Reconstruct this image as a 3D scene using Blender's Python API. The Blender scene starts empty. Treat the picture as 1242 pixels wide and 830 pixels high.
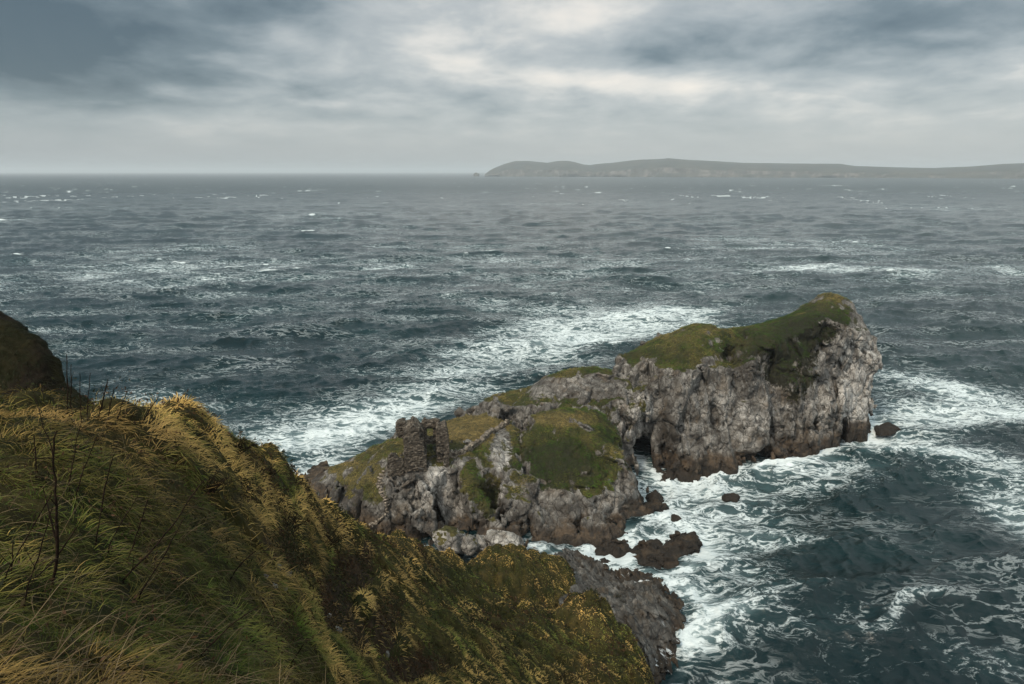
import bpy, math, random
import numpy as np
from mathutils import Vector
from mathutils.bvhtree import BVHTree

rng = np.random.default_rng(7)
random.seed(7)
C = bpy.context.scene.collection
H = 66.0
F = 828.0
PITCH = math.atan((415 - 208.0) / F)
SP, CP = math.sin(PITCH), math.cos(PITCH)

# ------------------------------------------------------------------ camera maths
def ray(px, py):
    """lateral slope and drop per metre of ground distance for a sight line of the survey photo"""
    r = (px - 621.0) / F
    u = (415.0 - py) / F
    den = CP + u * SP
    return r / den, (SP - u * CP) / den

def at_z(px, py, z=0.0):
    a, t = ray(px, py)
    Y = (H - z) / t
    return (a * Y, Y)

def at_y(px, py, Y):
    a, t = ray(px, py)
    return (a * Y, Y, H - t * Y)

# ------------------------------------------------------------------ noise
TAB = np.random.default_rng(11).random((64, 64, 64), dtype=np.float32) * 2 - 1

def vnoise(p):
    p = np.asarray(p, dtype=np.float32)
    i = np.floor(p).astype(np.int32)
    f = p - i
    f = f * f * f * (f * (f * 6 - 15) + 10)
    a = i & 63
    b = (i + 1) & 63
    x0, y0, z0 = a[:, 0], a[:, 1], a[:, 2]
    x1, y1, z1 = b[:, 0], b[:, 1], b[:, 2]
    fx, fy, fz = f[:, 0], f[:, 1], f[:, 2]
    c00 = TAB[x0, y0, z0] * (1 - fx) + TAB[x1, y0, z0] * fx
    c10 = TAB[x0, y1, z0] * (1 - fx) + TAB[x1, y1, z0] * fx
    c01 = TAB[x0, y0, z1] * (1 - fx) + TAB[x1, y0, z1] * fx
    c11 = TAB[x0, y1, z1] * (1 - fx) + TAB[x1, y1, z1] * fx
    c0 = c00 * (1 - fy) + c10 * fy
    c1 = c01 * (1 - fy) + c11 * fy
    return c0 * (1 - fz) + c1 * fz

def fbm(p, octaves=4, gain=0.5):
    p = np.asarray(p, dtype=np.float32)
    s = np.zeros(len(p), np.float32)
    amp = 1.0
    for o in range(octaves):
        s += amp * vnoise(p + 13.7 * o)
        p = p * 2.03
        amp *= gain
    return s

def ridged(p, octaves=4, gain=0.5):
    p = np.asarray(p, dtype=np.float32)
    s = np.zeros(len(p), np.float32)
    amp = 1.0
    for o in range(octaves):
        s += amp * (1 - 2 * np.abs(vnoise(p + 7.1 * o)))
        p = p * 2.1
        amp *= gain
    return s

def hash3(i, k):
    h = (i[:, 0].astype(np.int64) * 73856093) ^ (i[:, 1].astype(np.int64) * 19349663) ^ (i[:, 2].astype(np.int64) * 83492791) ^ (k * 2654435761)
    h = (h ^ (h >> 13)) * 1274126177
    h = h ^ (h >> 16)
    return ((h & 0xFFFFFF).astype(np.float32)) / float(0xFFFFFF)

def worley(p, want_centre=False):
    """nearest and second distance, and a random value of the nearest cell"""
    p = np.asarray(p, dtype=np.float32)
    base = np.floor(p).astype(np.int32)
    f1 = np.full(len(p), 9.0, np.float32)
    ctr_ = np.zeros((len(p), 3), np.float32)
    f2 = np.full(len(p), 9.0, np.float32)
    val = np.zeros(len(p), np.float32)
    for dx in (-1, 0, 1):
        for dy in (-1, 0, 1):
            for dz in (-1, 0, 1):
                c = base + np.array([dx, dy, dz], np.int32)
                q = np.stack([hash3(c, 1), hash3(c, 2), hash3(c, 3)], 1) + c
                d = np.sqrt(((q - p) ** 2).sum(1))
                near = d < f1
                f2 = np.where(near, f1, np.minimum(f2, d))
                val = np.where(near, hash3(c, 4), val)
                if want_centre: ctr_[near] = q[near]
                f1 = np.where(near, d, f1)
    return (f1, f2, val, ctr_) if want_centre else (f1, f2, val)

def smooth(a, b, x):
    t = np.clip((x - a) / (b - a), 0, 1)
    return t * t * (3 - 2 * t)

def smin(a, b, k):
    h = np.clip(0.5 + 0.5 * (b - a) / k, 0, 1)
    return b * (1 - h) + a * h - k * h * (1 - h)

class Plate:
    """thin plate surface through scattered survey points"""
    def __init__(self, pts, vals, lam=0.0):
        self.p = np.asarray(pts, float)
        n = len(self.p)
        d = np.sqrt(((self.p[:, None] - self.p[None]) ** 2).sum(2))
        A = np.zeros((n + 3, n + 3))
        A[:n, :n] = self.phi(d) + lam * np.eye(n)
        A[:n, n] = 1
        A[:n, n + 1:] = self.p
        A[n, :n] = 1
        A[n + 1:, :n] = self.p.T
        b = np.zeros(n + 3)
        b[:n] = vals
        self.w = np.linalg.solve(A, b)
    @staticmethod
    def phi(d):
        return d * d * np.log(d + 1e-9)
    def __call__(self, x, y):
        sh = x.shape
        x = x.ravel(); y = y.ravel()
        out = np.full(len(x), self.w[-3]) + self.w[-2] * x + self.w[-1] * y
        for k in range(len(self.p)):
            out += self.w[k] * self.phi(np.hypot(x - self.p[k, 0], y - self.p[k, 1]))
        return out.reshape(sh)

def idw(pts, vals, x, y, power=2.5):
    num = np.zeros_like(x); den = np.zeros_like(x)
    for (px, py), v in zip(pts, vals):
        w = 1.0 / (np.hypot(x - px, y - py) + 0.5) ** power
        num += w * v; den += w
    return num / den

def sd_poly(poly, x, y):
    """signed distance to a footprint, positive inside"""
    d = np.full(x.shape, 1e9)
    inside = np.zeros(x.shape, bool)
    n = len(poly)
    for k in range(n):
        ax, ay = poly[k]; bx, by = poly[(k + 1) % n]
        ex, ey = bx - ax, by - ay
        wx, wy = x - ax, y - ay
        t = np.clip((wx * ex + wy * ey) / (ex * ex + ey * ey + 1e-12), 0, 1)
        d = np.minimum(d, np.hypot(wx - ex * t, wy - ey * t))
        c = ((ay > y) != (by > y)) & (x < (bx - ax) * (y - ay) / (by - ay + 1e-12) + ax)
        inside ^= c
    return np.where(inside, d, -d)

# ------------------------------------------------------------------ mesh building
def mesh_from(name, verts, faces, mat, parent=None, attrs=None, smooth_shade=True):
    """faces: array (n,3) or (n,4), or list of such arrays"""
    if not isinstance(faces, list):
        faces = [faces]
    faces = [np.asarray(f, np.int32) for f in faces if len(f)]
    me = bpy.data.meshes.new(name)
    verts = np.asarray(verts, np.float32)
    me.vertices.add(len(verts))
    me.vertices.foreach_set('co', verts.ravel())
    loops = np.concatenate([f.ravel() for f in faces])
    counts = np.concatenate([np.full(len(f), f.shape[1], np.int32) for f in faces])
    starts = np.concatenate([[0], np.cumsum(counts)[:-1]]).astype(np.int32)
    me.loops.add(len(loops))
    me.loops.foreach_set('vertex_index', loops)
    me.polygons.add(len(counts))
    me.polygons.foreach_set('loop_start', starts)
    if smooth_shade:
        me.polygons.foreach_set('use_smooth', np.ones(len(counts), bool))
    for k, v in (attrs or {}).items():
        v = np.asarray(v, np.float32)
        if v.ndim == 1:
            at = me.attributes.new(k, 'FLOAT', 'POINT')
            at.data.foreach_set('value', v)
        else:
            at = me.attributes.new(k, 'FLOAT_COLOR', 'POINT')
            if v.shape[1] == 3:
                v = np.concatenate([v, np.ones((len(v), 1), np.float32)], 1)
            at.data.foreach_set('color', v.ravel())
    me.update(calc_edges=True)
    me.materials.append(mat)
    o = bpy.data.objects.new(name, me)
    C.objects.link(o)
    if parent is not None:
        o.parent = parent
    return o

def tag(o, label, cat, group=None):
    o['label'] = label
    o['category'] = cat
    if group:
        o['group'] = group
    return o

def structure(o):
    o['kind'] = 'structure'
    return o

def empty(name, loc, label, cat, group=None):
    o = bpy.data.objects.new(name, None)
    o.location = loc
    o.empty_display_size = 0.2
    C.objects.link(o)
    return tag(o, label, cat, group)

EDGES = [((0,0,0),(1,0,0)),((0,1,0),(1,1,0)),((0,0,1),(1,0,1)),((0,1,1),(1,1,1)),
         ((0,0,0),(0,1,0)),((1,0,0),(1,1,0)),((0,0,1),(0,1,1)),((1,0,1),(1,1,1)),
         ((0,0,0),(0,0,1)),((1,0,0),(1,0,1)),((0,1,0),(0,1,1)),((1,1,0),(1,1,1))]

def surface_nets(f, org, h):
    """skin of f > 0 on a regular grid"""
    s = f > 0
    nx, ny, nz = f.shape
    cnt = np.zeros((nx - 1, ny - 1, nz - 1), np.uint8)
    for dx in (0, 1):
        for dy in (0, 1):
            for dz in (0, 1):
                cnt += s[dx:nx - 1 + dx, dy:ny - 1 + dy, dz:nz - 1 + dz]
    act = np.argwhere((cnt > 0) & (cnt < 8)).astype(np.int32)
    idx = np.full(cnt.shape, -1, np.int32)
    idx[act[:, 0], act[:, 1], act[:, 2]] = np.arange(len(act))
    acc = np.zeros((len(act), 3), np.float32)
    num = np.zeros(len(act), np.float32)
    for a, b in EDGES:
        fa = f[act[:, 0] + a[0], act[:, 1] + a[1], act[:, 2] + a[2]]
        fb = f[act[:, 0] + b[0], act[:, 1] + b[1], act[:, 2] + b[2]]
        m = (fa > 0) != (fb > 0)
        t = np.where(m, fa / np.where(m, fa - fb, 1), 0)
        for k in range(3):
            acc[:, k] += np.where(m, a[k] + t * (b[k] - a[k]), 0)
        num += m
    v = (act + acc / num[:, None]) * h + np.array(org, np.float32)
    quads = []
    for ax in range(3):
        sl0 = [slice(None)] * 3; sl1 = [slice(None)] * 3
        sl0[ax] = slice(0, -1); sl1[ax] = slice(1, None)
        s0, s1 = s[tuple(sl0)], s[tuple(sl1)]
        for flip in (False, True):
            e = np.argwhere((s0 & ~s1) if not flip else (~s0 & s1))
            u, w = (ax + 1) % 3, (ax + 2) % 3
            ok = (e[:, u] > 0) & (e[:, w] > 0) & (e[:, u] < f.shape[u] - 1) & (e[:, w] < f.shape[w] - 1)
            e = e[ok]
            q = []
            for du, dw in ((-1, -1), (0, -1), (0, 0), (-1, 0)):
                c = e.copy(); c[:, u] += du; c[:, w] += dw
                q.append(idx[c[:, 0], c[:, 1], c[:, 2]])
            q = np.stack(q if not flip else q[::-1], 1)
            quads.append(q)
    q = np.concatenate(quads)
    return v, q[(q >= 0).all(1)]

def vert_normals(v, q):
    n = np.zeros_like(v)
    if q.shape[1] == 4:
        fn = np.cross(v[q[:, 2]] - v[q[:, 0]], v[q[:, 3]] - v[q[:, 1]])
    else:
        fn = np.cross(v[q[:, 1]] - v[q[:, 0]], v[q[:, 2]] - v[q[:, 0]])
    for k in range(q.shape[1]):
        for c in range(3):
            n[:, c] += np.bincount(q[:, k], fn[:, c], len(v))
    return n / (np.linalg.norm(n, axis=1, keepdims=True) + 1e-12)

def implicit(lo, hi, h, base, rough, amp):
    """base(X,Y,z)->(f, rockiness); rough(points, rock)->offset inside the band |f|<amp"""
    xs = np.arange(lo[0], hi[0], h); ys = np.arange(lo[1], hi[1], h); zs = np.arange(lo[2], hi[2], h)
    X, Y = np.meshgrid(xs, ys, indexing='ij')
    f = np.empty((len(xs), len(ys), len(zs)), np.float32)
    for k, z in enumerate(zs):
        fz, rk = base(X, Y, z)
        m = np.abs(fz) < amp
        if m.any():
            pts = np.stack([X[m], Y[m], np.full(m.sum(), z)], 1)
            fz[m] += rough(pts, rk[m])
        f[:, :, k] = fz
    return surface_nets(f, lo, h)

# ------------------------------------------------------------------ node helpers
def new_mat(name):
    m = bpy.data.materials.new(name)
    m.use_nodes = True
    nt = m.node_tree
    b = nt.nodes['Principled BSDF']
    return m, nt, b

class N:
    def __init__(self, nt):
        self.nt = nt
    def node(self, t, **kw):
        n = self.nt.nodes.new(t)
        for k, v in kw.items():
            setattr(n, k, v)
        return n
    def link(self, a, b):
        self.nt.links.new(a, b)
    def val(self, sock, v):
        if isinstance(v, bpy.types.NodeSocket):
            self.link(v, sock)
        else:
            sock.default_value = v
    def math(self, op, a, b=None, c=None, clamp=False):
        n = self.node('ShaderNodeMath', operation=op, use_clamp=clamp)
        self.val(n.inputs[0], a)
        if b is not None: self.val(n.inputs[1], b)
        if c is not None: self.val(n.inputs[2], c)
        return n.outputs[0]
    def vmath(self, op, a, b=None):
        n = self.node('ShaderNodeVectorMath', operation=op)
        self.val(n.inputs[0], a)
        if b is not None: self.val(n.inputs[1], b)
        return n.outputs[0]
    def noise(self, vec, scale, detail=4, rough=0.55, dist=0.0, kind=None, lac=2.0):
        n = self.node('ShaderNodeTexNoise')
        if kind: n.noise_type = kind
        self.link(vec, n.inputs['Vector'])
        n.inputs['Scale'].default_value = scale
        n.inputs['Detail'].default_value = detail
        n.inputs['Roughness'].default_value = rough
        n.inputs['Lacunarity'].default_value = lac
        n.inputs['Distortion'].default_value = dist
        return n.outputs['Fac']
    def voronoi(self, vec, scale, feature='F1', out='Distance'):
        n = self.node('ShaderNodeTexVoronoi', feature=feature)
        self.link(vec, n.inputs['Vector'])
        n.inputs['Scale'].default_value = scale
        return n.outputs[out]
    def ramp(self, fac, stops, interp='LINEAR'):
        n = self.node('ShaderNodeValToRGB')
        cr = n.color_ramp
        cr.interpolation = interp
        while len(cr.elements) < len(stops):
            cr.elements.new(0.5)
        for e, (p, c) in zip(cr.elements, stops):
            e.position = p
            e.color = (c[0], c[1], c[2], 1) if not isinstance(c, float) else (c, c, c, 1)
        self.val(n.inputs[0], fac)
        return n.outputs[0]
    def mix(self, fac, a, b, blend='MIX'):
        n = self.node('ShaderNodeMix', data_type='RGBA', blend_type=blend)
        self.val(n.inputs[0], fac)
        for s, v in ((n.inputs[6], a), (n.inputs[7], b)):
            if isinstance(v, tuple): s.default_value = (v[0], v[1], v[2], 1)
            else: self.link(v, s)
        return n.outputs[2]
    def step(self, lo, hi, x):
        n = self.node('ShaderNodeMapRange', interpolation_type='SMOOTHSTEP')
        self.val(n.inputs[0], x)
        self.val(n.inputs[1], lo); self.val(n.inputs[2], hi)
        return n.outputs[0]
    def attr(self, name, out='Fac'):
        n = self.node('ShaderNodeAttribute', attribute_name=name)
        return n.outputs[out]
    def pos(self):
        return self.node('ShaderNodeNewGeometry').outputs['Position']
    def xyz(self, v):
        n = self.node('ShaderNodeSeparateXYZ'); self.link(v, n.inputs[0])
        return n.outputs
    def scale(self, v, s):
        n = self.node('ShaderNodeVectorMath', operation='MULTIPLY')
        self.link(v, n.inputs[0]); n.inputs[1].default_value = s
        return n.outputs[0]
    def bump(self, height, strength, dist, normal=None):
        n = self.node('ShaderNodeBump')
        n.inputs['Strength'].default_value = strength
        n.inputs['Distance'].default_value = dist
        self.link(height, n.inputs['Height'])
        if normal is not None: self.link(normal, n.inputs['Normal'])
        return n.outputs[0]

# ------------------------------------------------------------------ materials
def rock_material(name, pale=1.0, tide=True, turf=True):
    m, nt, b = new_mat(name)
    k = N(nt)
    p = k.pos()
    x, y, z = k.xyz(p)
    warp = k.noise(p, 0.25, 3)
    n1 = k.noise(p, 0.16, 6, 0.6, 0.6)
    n2 = k.noise(p, 0.5, 9, 0.62, 0.3)
    streak = k.noise(k.scale(p, (0.5, 0.5, 0.10)), 1.0, 5, 0.6, 0.4)
    wn_ = k.node('ShaderNodeTexNoise'); k.link(p, wn_.inputs['Vector']); wn_.inputs['Scale'].default_value = .7; wn_.inputs['Detail'].default_value = 4
    warpc = k.scale(wn_.outputs['Color'], (.9, .9, .9))
    crack = k.voronoi(k.vmath('ADD', k.scale(p, (0.55, 0.55, 0.35)), warpc), 1.0, 'DISTANCE_TO_EDGE')
    crack2 = k.voronoi(k.vmath('ADD', k.scale(p, (1.5, 1.3, 1.0)), warpc), 1.0, 'DISTANCE_TO_EDGE')
    facet = k.xyz(k.voronoi(k.vmath('ADD', k.scale(p, (0.9, 0.8, 0.6)), warpc), 1.0, 'F1', 'Color'))[0]
    s = k.math('ADD', k.math('MULTIPLY', n2, 0.72), k.math('MULTIPLY', streak, 0.28))
    s = k.math('ADD', k.math('MULTIPLY', s, 0.7), k.math('MULTIPLY', n1, 0.3))
    P = pale
    s = k.math('ADD', s, k.math('MULTIPLY', k.math('SUBTRACT', facet, 0.5), 0.07))
    if turf: s = k.math('ADD', s, k.math('MULTIPLY', k.attr('pale'), 0.12))
    col = k.ramp(s, [(0.33, (0.030*P, 0.026*P, 0.022*P)), (0.43, (0.090*P, 0.084*P, 0.076*P)), (0.52, (0.182*P, 0.174*P, 0.16*P)), (0.60, (0.325*P, 0.312*P, 0.288*P)), (0.72, (0.58*P, 0.565*P, 0.53*P))])
    # dark lichen and wet streaks
    lich = k.step(0.50, 0.64, k.noise(k.scale(p, (1, 1, 0.4)), 0.35, 7, 0.7, 0.8))
    col = k.mix(k.math('MULTIPLY', lich, 0.75), col, (0.045, 0.038, 0.03))
    # ochre staining
    och = k.step(0.52, 0.68, k.noise(p, 0.22, 5, 0.6, 0.5))
    col = k.mix(k.math('MULTIPLY', och, 0.30), col, (0.16, 0.115, 0.07))
    col = k.mix(k.math('MULTIPLY', k.step(0.06, 0.0, crack), 0.75), col, (0.02, 0.018, 0.016))
    col = k.mix(k.math('MULTIPLY', k.step(0.07, 0.0, crack2), 0.45), col, (0.025, 0.022, 0.02))
    if tide:
        zt = k.math('ADD', z, k.math('MULTIPLY', k.math('SUBTRACT', n1, 0.5), 6.0))
        tb = k.step(4.2, 2.6, zt)
        R_ = max(.45, P ** .5)
        rust = k.mix(k.step(0.4, 0.62, n2), (0.030*R_, 0.024*R_, 0.019*R_), (0.085*R_, 0.060*R_, 0.038*R_))
        col = k.mix(k.math('MULTIPLY', tb, 0.92), col, rust)
        col = k.mix(k.math('MULTIPLY', k.step(1.3, 0.4, zt), 0.8), col, (0.018, 0.015, 0.012))
    if name == 'shore_rock':
        run = k.noise(k.scale(p, (0.16, 1.0, .25)), 1.1, 5, .6, .5)
        rm = k.math('MULTIPLY', k.step(0.60, 0.66, run), k.math('MULTIPLY', k.step(5.0, 3.4, z), k.step(-0.2, 0.5, z)))
        col = k.mix(k.math('MULTIPLY', rm, k.step(.42, .56, k.noise(p, .16, 3))), col, (0.62, 0.66, 0.68))
    rough = 0.85
    if turf:
        g = k.attr('turf')
        gn = k.noise(p, 0.8, 8, 0.7, 0.3)
        gm = k.math('ADD', g, k.math('MULTIPLY', k.math('SUBTRACT', gn, 0.5), 1.1))
        gm = k.math('ADD', gm, k.math('MULTIPLY', k.math('SUBTRACT', k.noise(k.scale(p, (1, 1, .6)), 0.28, 7, 0.68, 0.5), 0.5), 2.5))
        gm = k.step(0.44, 0.54, gm)
        gc = k.mix(k.step(0.38, 0.62, k.noise(p, 0.18, 6, 0.65)), (0.027, 0.034, 0.008), (0.070, 0.062, 0.018))
        gc = k.mix(k.math('MULTIPLY', k.attr('straw'), 0.85), gc, (0.125, 0.10, 0.040))
        gc = k.mix(k.step(0.42, 0.68, k.noise(p, 1.4, 8, 0.72)), gc, (0.016, 0.015, 0.007))
        gc = k.mix(k.math('MULTIPLY', k.attr('moss'), 0.9), gc, (0.014, 0.0135, 0.008))
        col = k.mix(gm, col, gc)
    k.link(col, b.inputs['Base Color'])
    b.inputs['Roughness'].default_value = rough
    b.inputs['Specular IOR Level'].default_value = 0.25
    hgt = k.math('ADD', k.math('MULTIPLY', k.noise(p, 1.2, 10, 0.66, 0.2), 0.7), k.math('ADD', k.math('MULTIPLY', k.math('MINIMUM', crack, 0.12), 2.6), k.math('ADD', k.math('MULTIPLY', k.math('MINIMUM', crack2, 0.1), 1.6), k.math('MULTIPLY', facet, .35))))
    nrm = k.bump(hgt, 0.75, 0.5)
    k.link(nrm, b.inputs['Normal'])
    return m

def stone_material(name, dark=1.0):
    m, nt, b = new_mat(name)
    k = N(nt)
    p = k.pos()
    vo = k.voronoi(k.scale(p, (2.2, 2.2, 3.6)), 1.0, 'F1', 'Color')
    edge = k.voronoi(k.scale(p, (2.2, 2.2, 3.6)), 1.0, 'DISTANCE_TO_EDGE')
    n2 = k.noise(p, 1.6, 8, 0.65)
    s = k.math('ADD', k.math('MULTIPLY', k.xyz(vo)[0], 0.35), k.math('MULTIPLY', n2, 0.65))
    D = dark
    col = k.ramp(s, [(0.25, (0.03*D, 0.026*D, 0.022*D)), (0.45, (0.085*D, 0.072*D, 0.058*D)), (0.62, (0.17*D, 0.145*D, 0.115*D)), (0.8, (0.30*D, 0.27*D, 0.23*D))])
    col = k.mix(k.math('MULTIPLY', k.step(0.07, 0.0, edge), 0.7), col, (0.02, 0.018, 0.015))
    k.link(col, b.inputs['Base Color'])
    b.inputs['Roughness'].default_value = 0.9
    b.inputs['Specular IOR Level'].default_value = 0.2
    k.link(k.bump(k.math('ADD', k.math('MINIMUM', edge, 0.15), k.math('MULTIPLY', n2, 0.35)), 0.9, 0.35), b.inputs['Normal'])
    return m

def soil_material(name='hillside_turf', D=0.75):
    m, nt, b = new_mat(name)
    k = N(nt)
    p = k.pos()
    n1 = k.noise(p, 0.35, 8, 0.65, 0.3)
    n2 = k.noise(p, 3.0, 8, 0.7)
    green = k.mix(k.step(0.4, 0.62, n1), (0.030*D, 0.034*D, 0.009*D), (0.085*D, 0.066*D, 0.022*D))
    green = k.mix(k.step(0.4, 0.7, n2), green, (0.020, 0.018, 0.008))
    bare = k.mix(k.step(0.35, 0.65, n2), (0.022*D, 0.016*D, 0.010*D), (0.075*D, 0.052*D, 0.032*D))
    col = k.mix(k.step(0.35, 0.65, k.math('ADD', k.attr('bare'), k.math('MULTIPLY', k.math('SUBTRACT', n1, 0.5), 0.8))), green, bare)
    k.link(col, b.inputs['Base Color'])
    b.inputs['Roughness'].default_value = 0.95
    b.inputs['Specular IOR Level'].default_value = 0.1
    k.link(k.bump(k.noise(p, 2.5, 10, 0.7, 0.4), 0.9, 0.25), b.inputs['Normal'])
    return m

def blade_material(name):
    m, nt, b = new_mat(name)
    k = N(nt)
    col = k.attr('tint', 'Color')
    k.link(col, b.inputs['Base Color'])
    b.inputs['Roughness'].default_value = 0.7
    b.inputs['Specular IOR Level'].default_value = 0.15
    tr = k.node('ShaderNodeBsdfTranslucent')
    k.link(col, tr.inputs[0])
    mx = k.node('ShaderNodeMixShader')
    mx.inputs[0].default_value = 0.3
    k.link(b.outputs[0], mx.inputs[1]); k.link(tr.outputs[0], mx.inputs[2])
    k.link(mx.outputs[0], nt.nodes['Material Output'].inputs[0])
    return m

def twig_material():
    m, nt, b = new_mat('dead_stem_bark')
    k = N(nt)
    n = k.noise(k.pos(), 25, 4)
    k.link(k.ramp(n, [(0.3, (0.008, 0.006, 0.005)), (0.7, (0.030, 0.020, 0.014))]), b.inputs['Base Color'])
    b.inputs['Roughness'].default_value = 0.95
    b.inputs['Specular IOR Level'].default_value = 0.05
    return m

def island_material():
    m, nt, b = new_mat('far_island_land')
    k = N(nt)
    p = k.pos()
    geo = k.node('ShaderNodeNewGeometry')
    nz = k.xyz(geo.outputs['Normal'])[2]
    n1 = k.noise(p, 0.004, 8, 0.65)
    land = k.mix(k.step(0.4, 0.62, n1), (0.018, 0.024, 0.020), (0.040, 0.040, 0.030))
    n2 = k.noise(k.scale(p, (1, 1, 0.4)), 0.012, 6, 0.7)
    cliff = k.mix(k.step(0.45, 0.6, n2), (0.04, 0.04, 0.035), (0.13, 0.12, 0.11))
    col = k.mix(k.step(0.75, 0.5, nz), land, cliff)
    k.link(col, b.inputs['Base Color'])
    b.inputs['Roughness'].default_value = 0.95
    return m

def sea_material():
    m, nt, b = new_mat('storm_sea_water')
    k = N(nt)
    p = k.pos()
    fo = k.attr('foam'); far = k.attr('far')
    pf = k.scale(p, (0.45, 1.0, 1.0))
    wv = k.node('ShaderNodeTexNoise'); k.link(pf, wv.inputs['Vector'])
    wv.inputs['Scale'].default_value = 0.10; wv.inputs['Detail'].default_value = 4
    pw = k.vmath('ADD', pf, k.scale(wv.outputs['Color'], (9.0, 9.0, 0.0)))
    a1 = k.noise(pw, 0.34, 8, 0.62, 0.5)
    l1 = k.math('SUBTRACT', 1.0, k.math('MULTIPLY', k.math('ABSOLUTE', k.math('SUBTRACT', a1, 0.5)), 7.0), clamp=True)
    a2 = k.noise(pw, 1.15, 7, 0.62, 0.6)
    l2 = k.math('SUBTRACT', 1.0, k.math('MULTIPLY', k.math('ABSOLUTE', k.math('SUBTRACT', a2, 0.5)), 6.5), clamp=True)
    lace = k.math('ADD', k.math('MULTIPLY', l1, 0.55), k.math('MULTIPLY', l2, 0.45))
    big = k.noise(pf, 0.06, 5, 0.6, 0.6)
    d = k.math('ADD', fo, k.math('MULTIPLY', k.math('SUBTRACT', big, 0.5), 0.9))
    d = k.math('MULTIPLY', d, k.step(0.03, 0.2, fo))
    lo = k.math('SUBTRACT', 1.0, k.math('MULTIPLY', d, 0.92))
    fm = k.step(lo, k.math('ADD', lo, 0.5), lace)
    fine = k.noise(pw, 2.6, 6, 0.7)
    fm = k.math('MULTIPLY', fm, k.math('ADD', 0.55, k.math('MULTIPLY', fine, 0.8)), clamp=True)
    mist = k.math('MULTIPLY', k.step(0.38, 1.25, d), k.math('ADD', 0.25, k.math('MULTIPLY', a1, 0.75)))
    fm = k.math('MAXIMUM', fm, k.math('MULTIPLY', mist, .62))
    thr = k.math('MULTIPLY', k.step(.72, .97, l1), k.step(.47, .62, k.noise(pf, .035, 3)))
    fm = k.math('MAXIMUM', fm, k.math('MULTIPLY', thr, k.math('MULTIPLY', k.math('SUBTRACT', 1.0, far), .30)))
    cap = k.attr('cap')
    capm = k.step(0.35, 0.8, k.math('ADD', cap, k.math('MULTIPLY', k.math('SUBTRACT', a2, 0.5), 0.9)))
    fm = k.math('MAXIMUM', fm, k.math('MULTIPLY', capm, k.step(0.02, 0.25, cap)))
    milk = k.step(0.15, 1.1, d)
    deep = k.mix(k.step(0.35, 0.65, k.noise(p, 0.02, 3)), (0.0018, 0.0095, 0.0118), (0.003, 0.0145, 0.0165))
    col = k.mix(k.math('MULTIPLY', milk, 0.75), deep, (0.075, 0.155, 0.17))
    k.link(col, b.inputs['Base Color'])
    k.link(k.math('ADD', 0.10, k.math('MULTIPLY', far, 0.22)), b.inputs['Roughness'])
    b.inputs['IOR'].default_value = 1.33
    rip = k.noise(k.scale(p, (0.7, 1.3, 1.0)), 0.8, 7, 0.6, 0.5)
    nb = k.bump(k.math('ADD', rip, k.math('MULTIPLY', k.noise(k.scale(p, (.55, 1.2, 1)), 0.3, 4, .55, .6), 1.6)), 0.55, 0.5)
    k.link(nb, b.inputs['Normal'])
    fb = k.node('ShaderNodeBsdfDiffuse')
    fb.inputs[0].default_value = (0.62, 0.69, 0.71, 1)
    k.link(k.bump(k.math('ADD', lace, fine), 0.5, 0.3), fb.inputs['Normal'])
    mx = k.node('ShaderNodeMixShader')
    k.link(fm, mx.inputs[0]); k.link(b.outputs[0], mx.inputs[1]); k.link(fb.outputs[0], mx.inputs[2])
    k.link(mx.outputs[0], nt.nodes['Material Output'].inputs[0])
    return m

M_ROCK = rock_material('limestone_headland', 0.73)
M_SHORE = rock_material('shore_rock', 0.50, True, True)
M_BOULDER = rock_material('boulder_limestone', 0.8, False, True)
M_SEAROCK = rock_material('wet_sea_rock', 0.24, True, False)
M_STONE = stone_material('ruin_masonry', 0.66)
M_WALL = stone_material('rubble_wall_stone', 1.3)
M_STEP = stone_material('step_stone', 1.7)
M_SOIL = soil_material()
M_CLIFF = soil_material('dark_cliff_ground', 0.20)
M_BLADE = blade_material('grass_blade')
M_TWIG = twig_material()
M_ISLE = island_material()
M_SEA = sea_material()

# ------------------------------------------------------------------ promontory
class Block:
    def __init__(self, foot, slopes, tops, cap=99):
        self.foot = foot
        self.sl = slopes
        P = [(q[0], q[1]) for q in tops]
        self.T = Plate(P, [q[2] for q in tops], 0.08)
        self.P = P
        self.R = [q[3] for q in tops]
    def prep(self, X, Y):
        self.sd = sd_poly(self.foot, X, Y)
        self.inv = idw([s[:2] for s in self.sl], [s[2] for s in self.sl], X, Y)
        self.tz = self.T(X, Y)
        self.rk = idw(self.P, self.R, X, Y)
        self.X = X
    def f(self, z):
        side = (self.sd - max(z, -1.0) * self.inv) / np.sqrt(1 + self.inv ** 2)
        top = (self.tz - z) * 0.85
        w = np.clip(smooth(1.5, -0.5, side - top) + self.rk, 0, 1)
        return smin(side, top, 1.6), w

def T(px, py, Y, rock=0.0):
    return at_y(px, py, Y) + (rock,)

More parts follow.
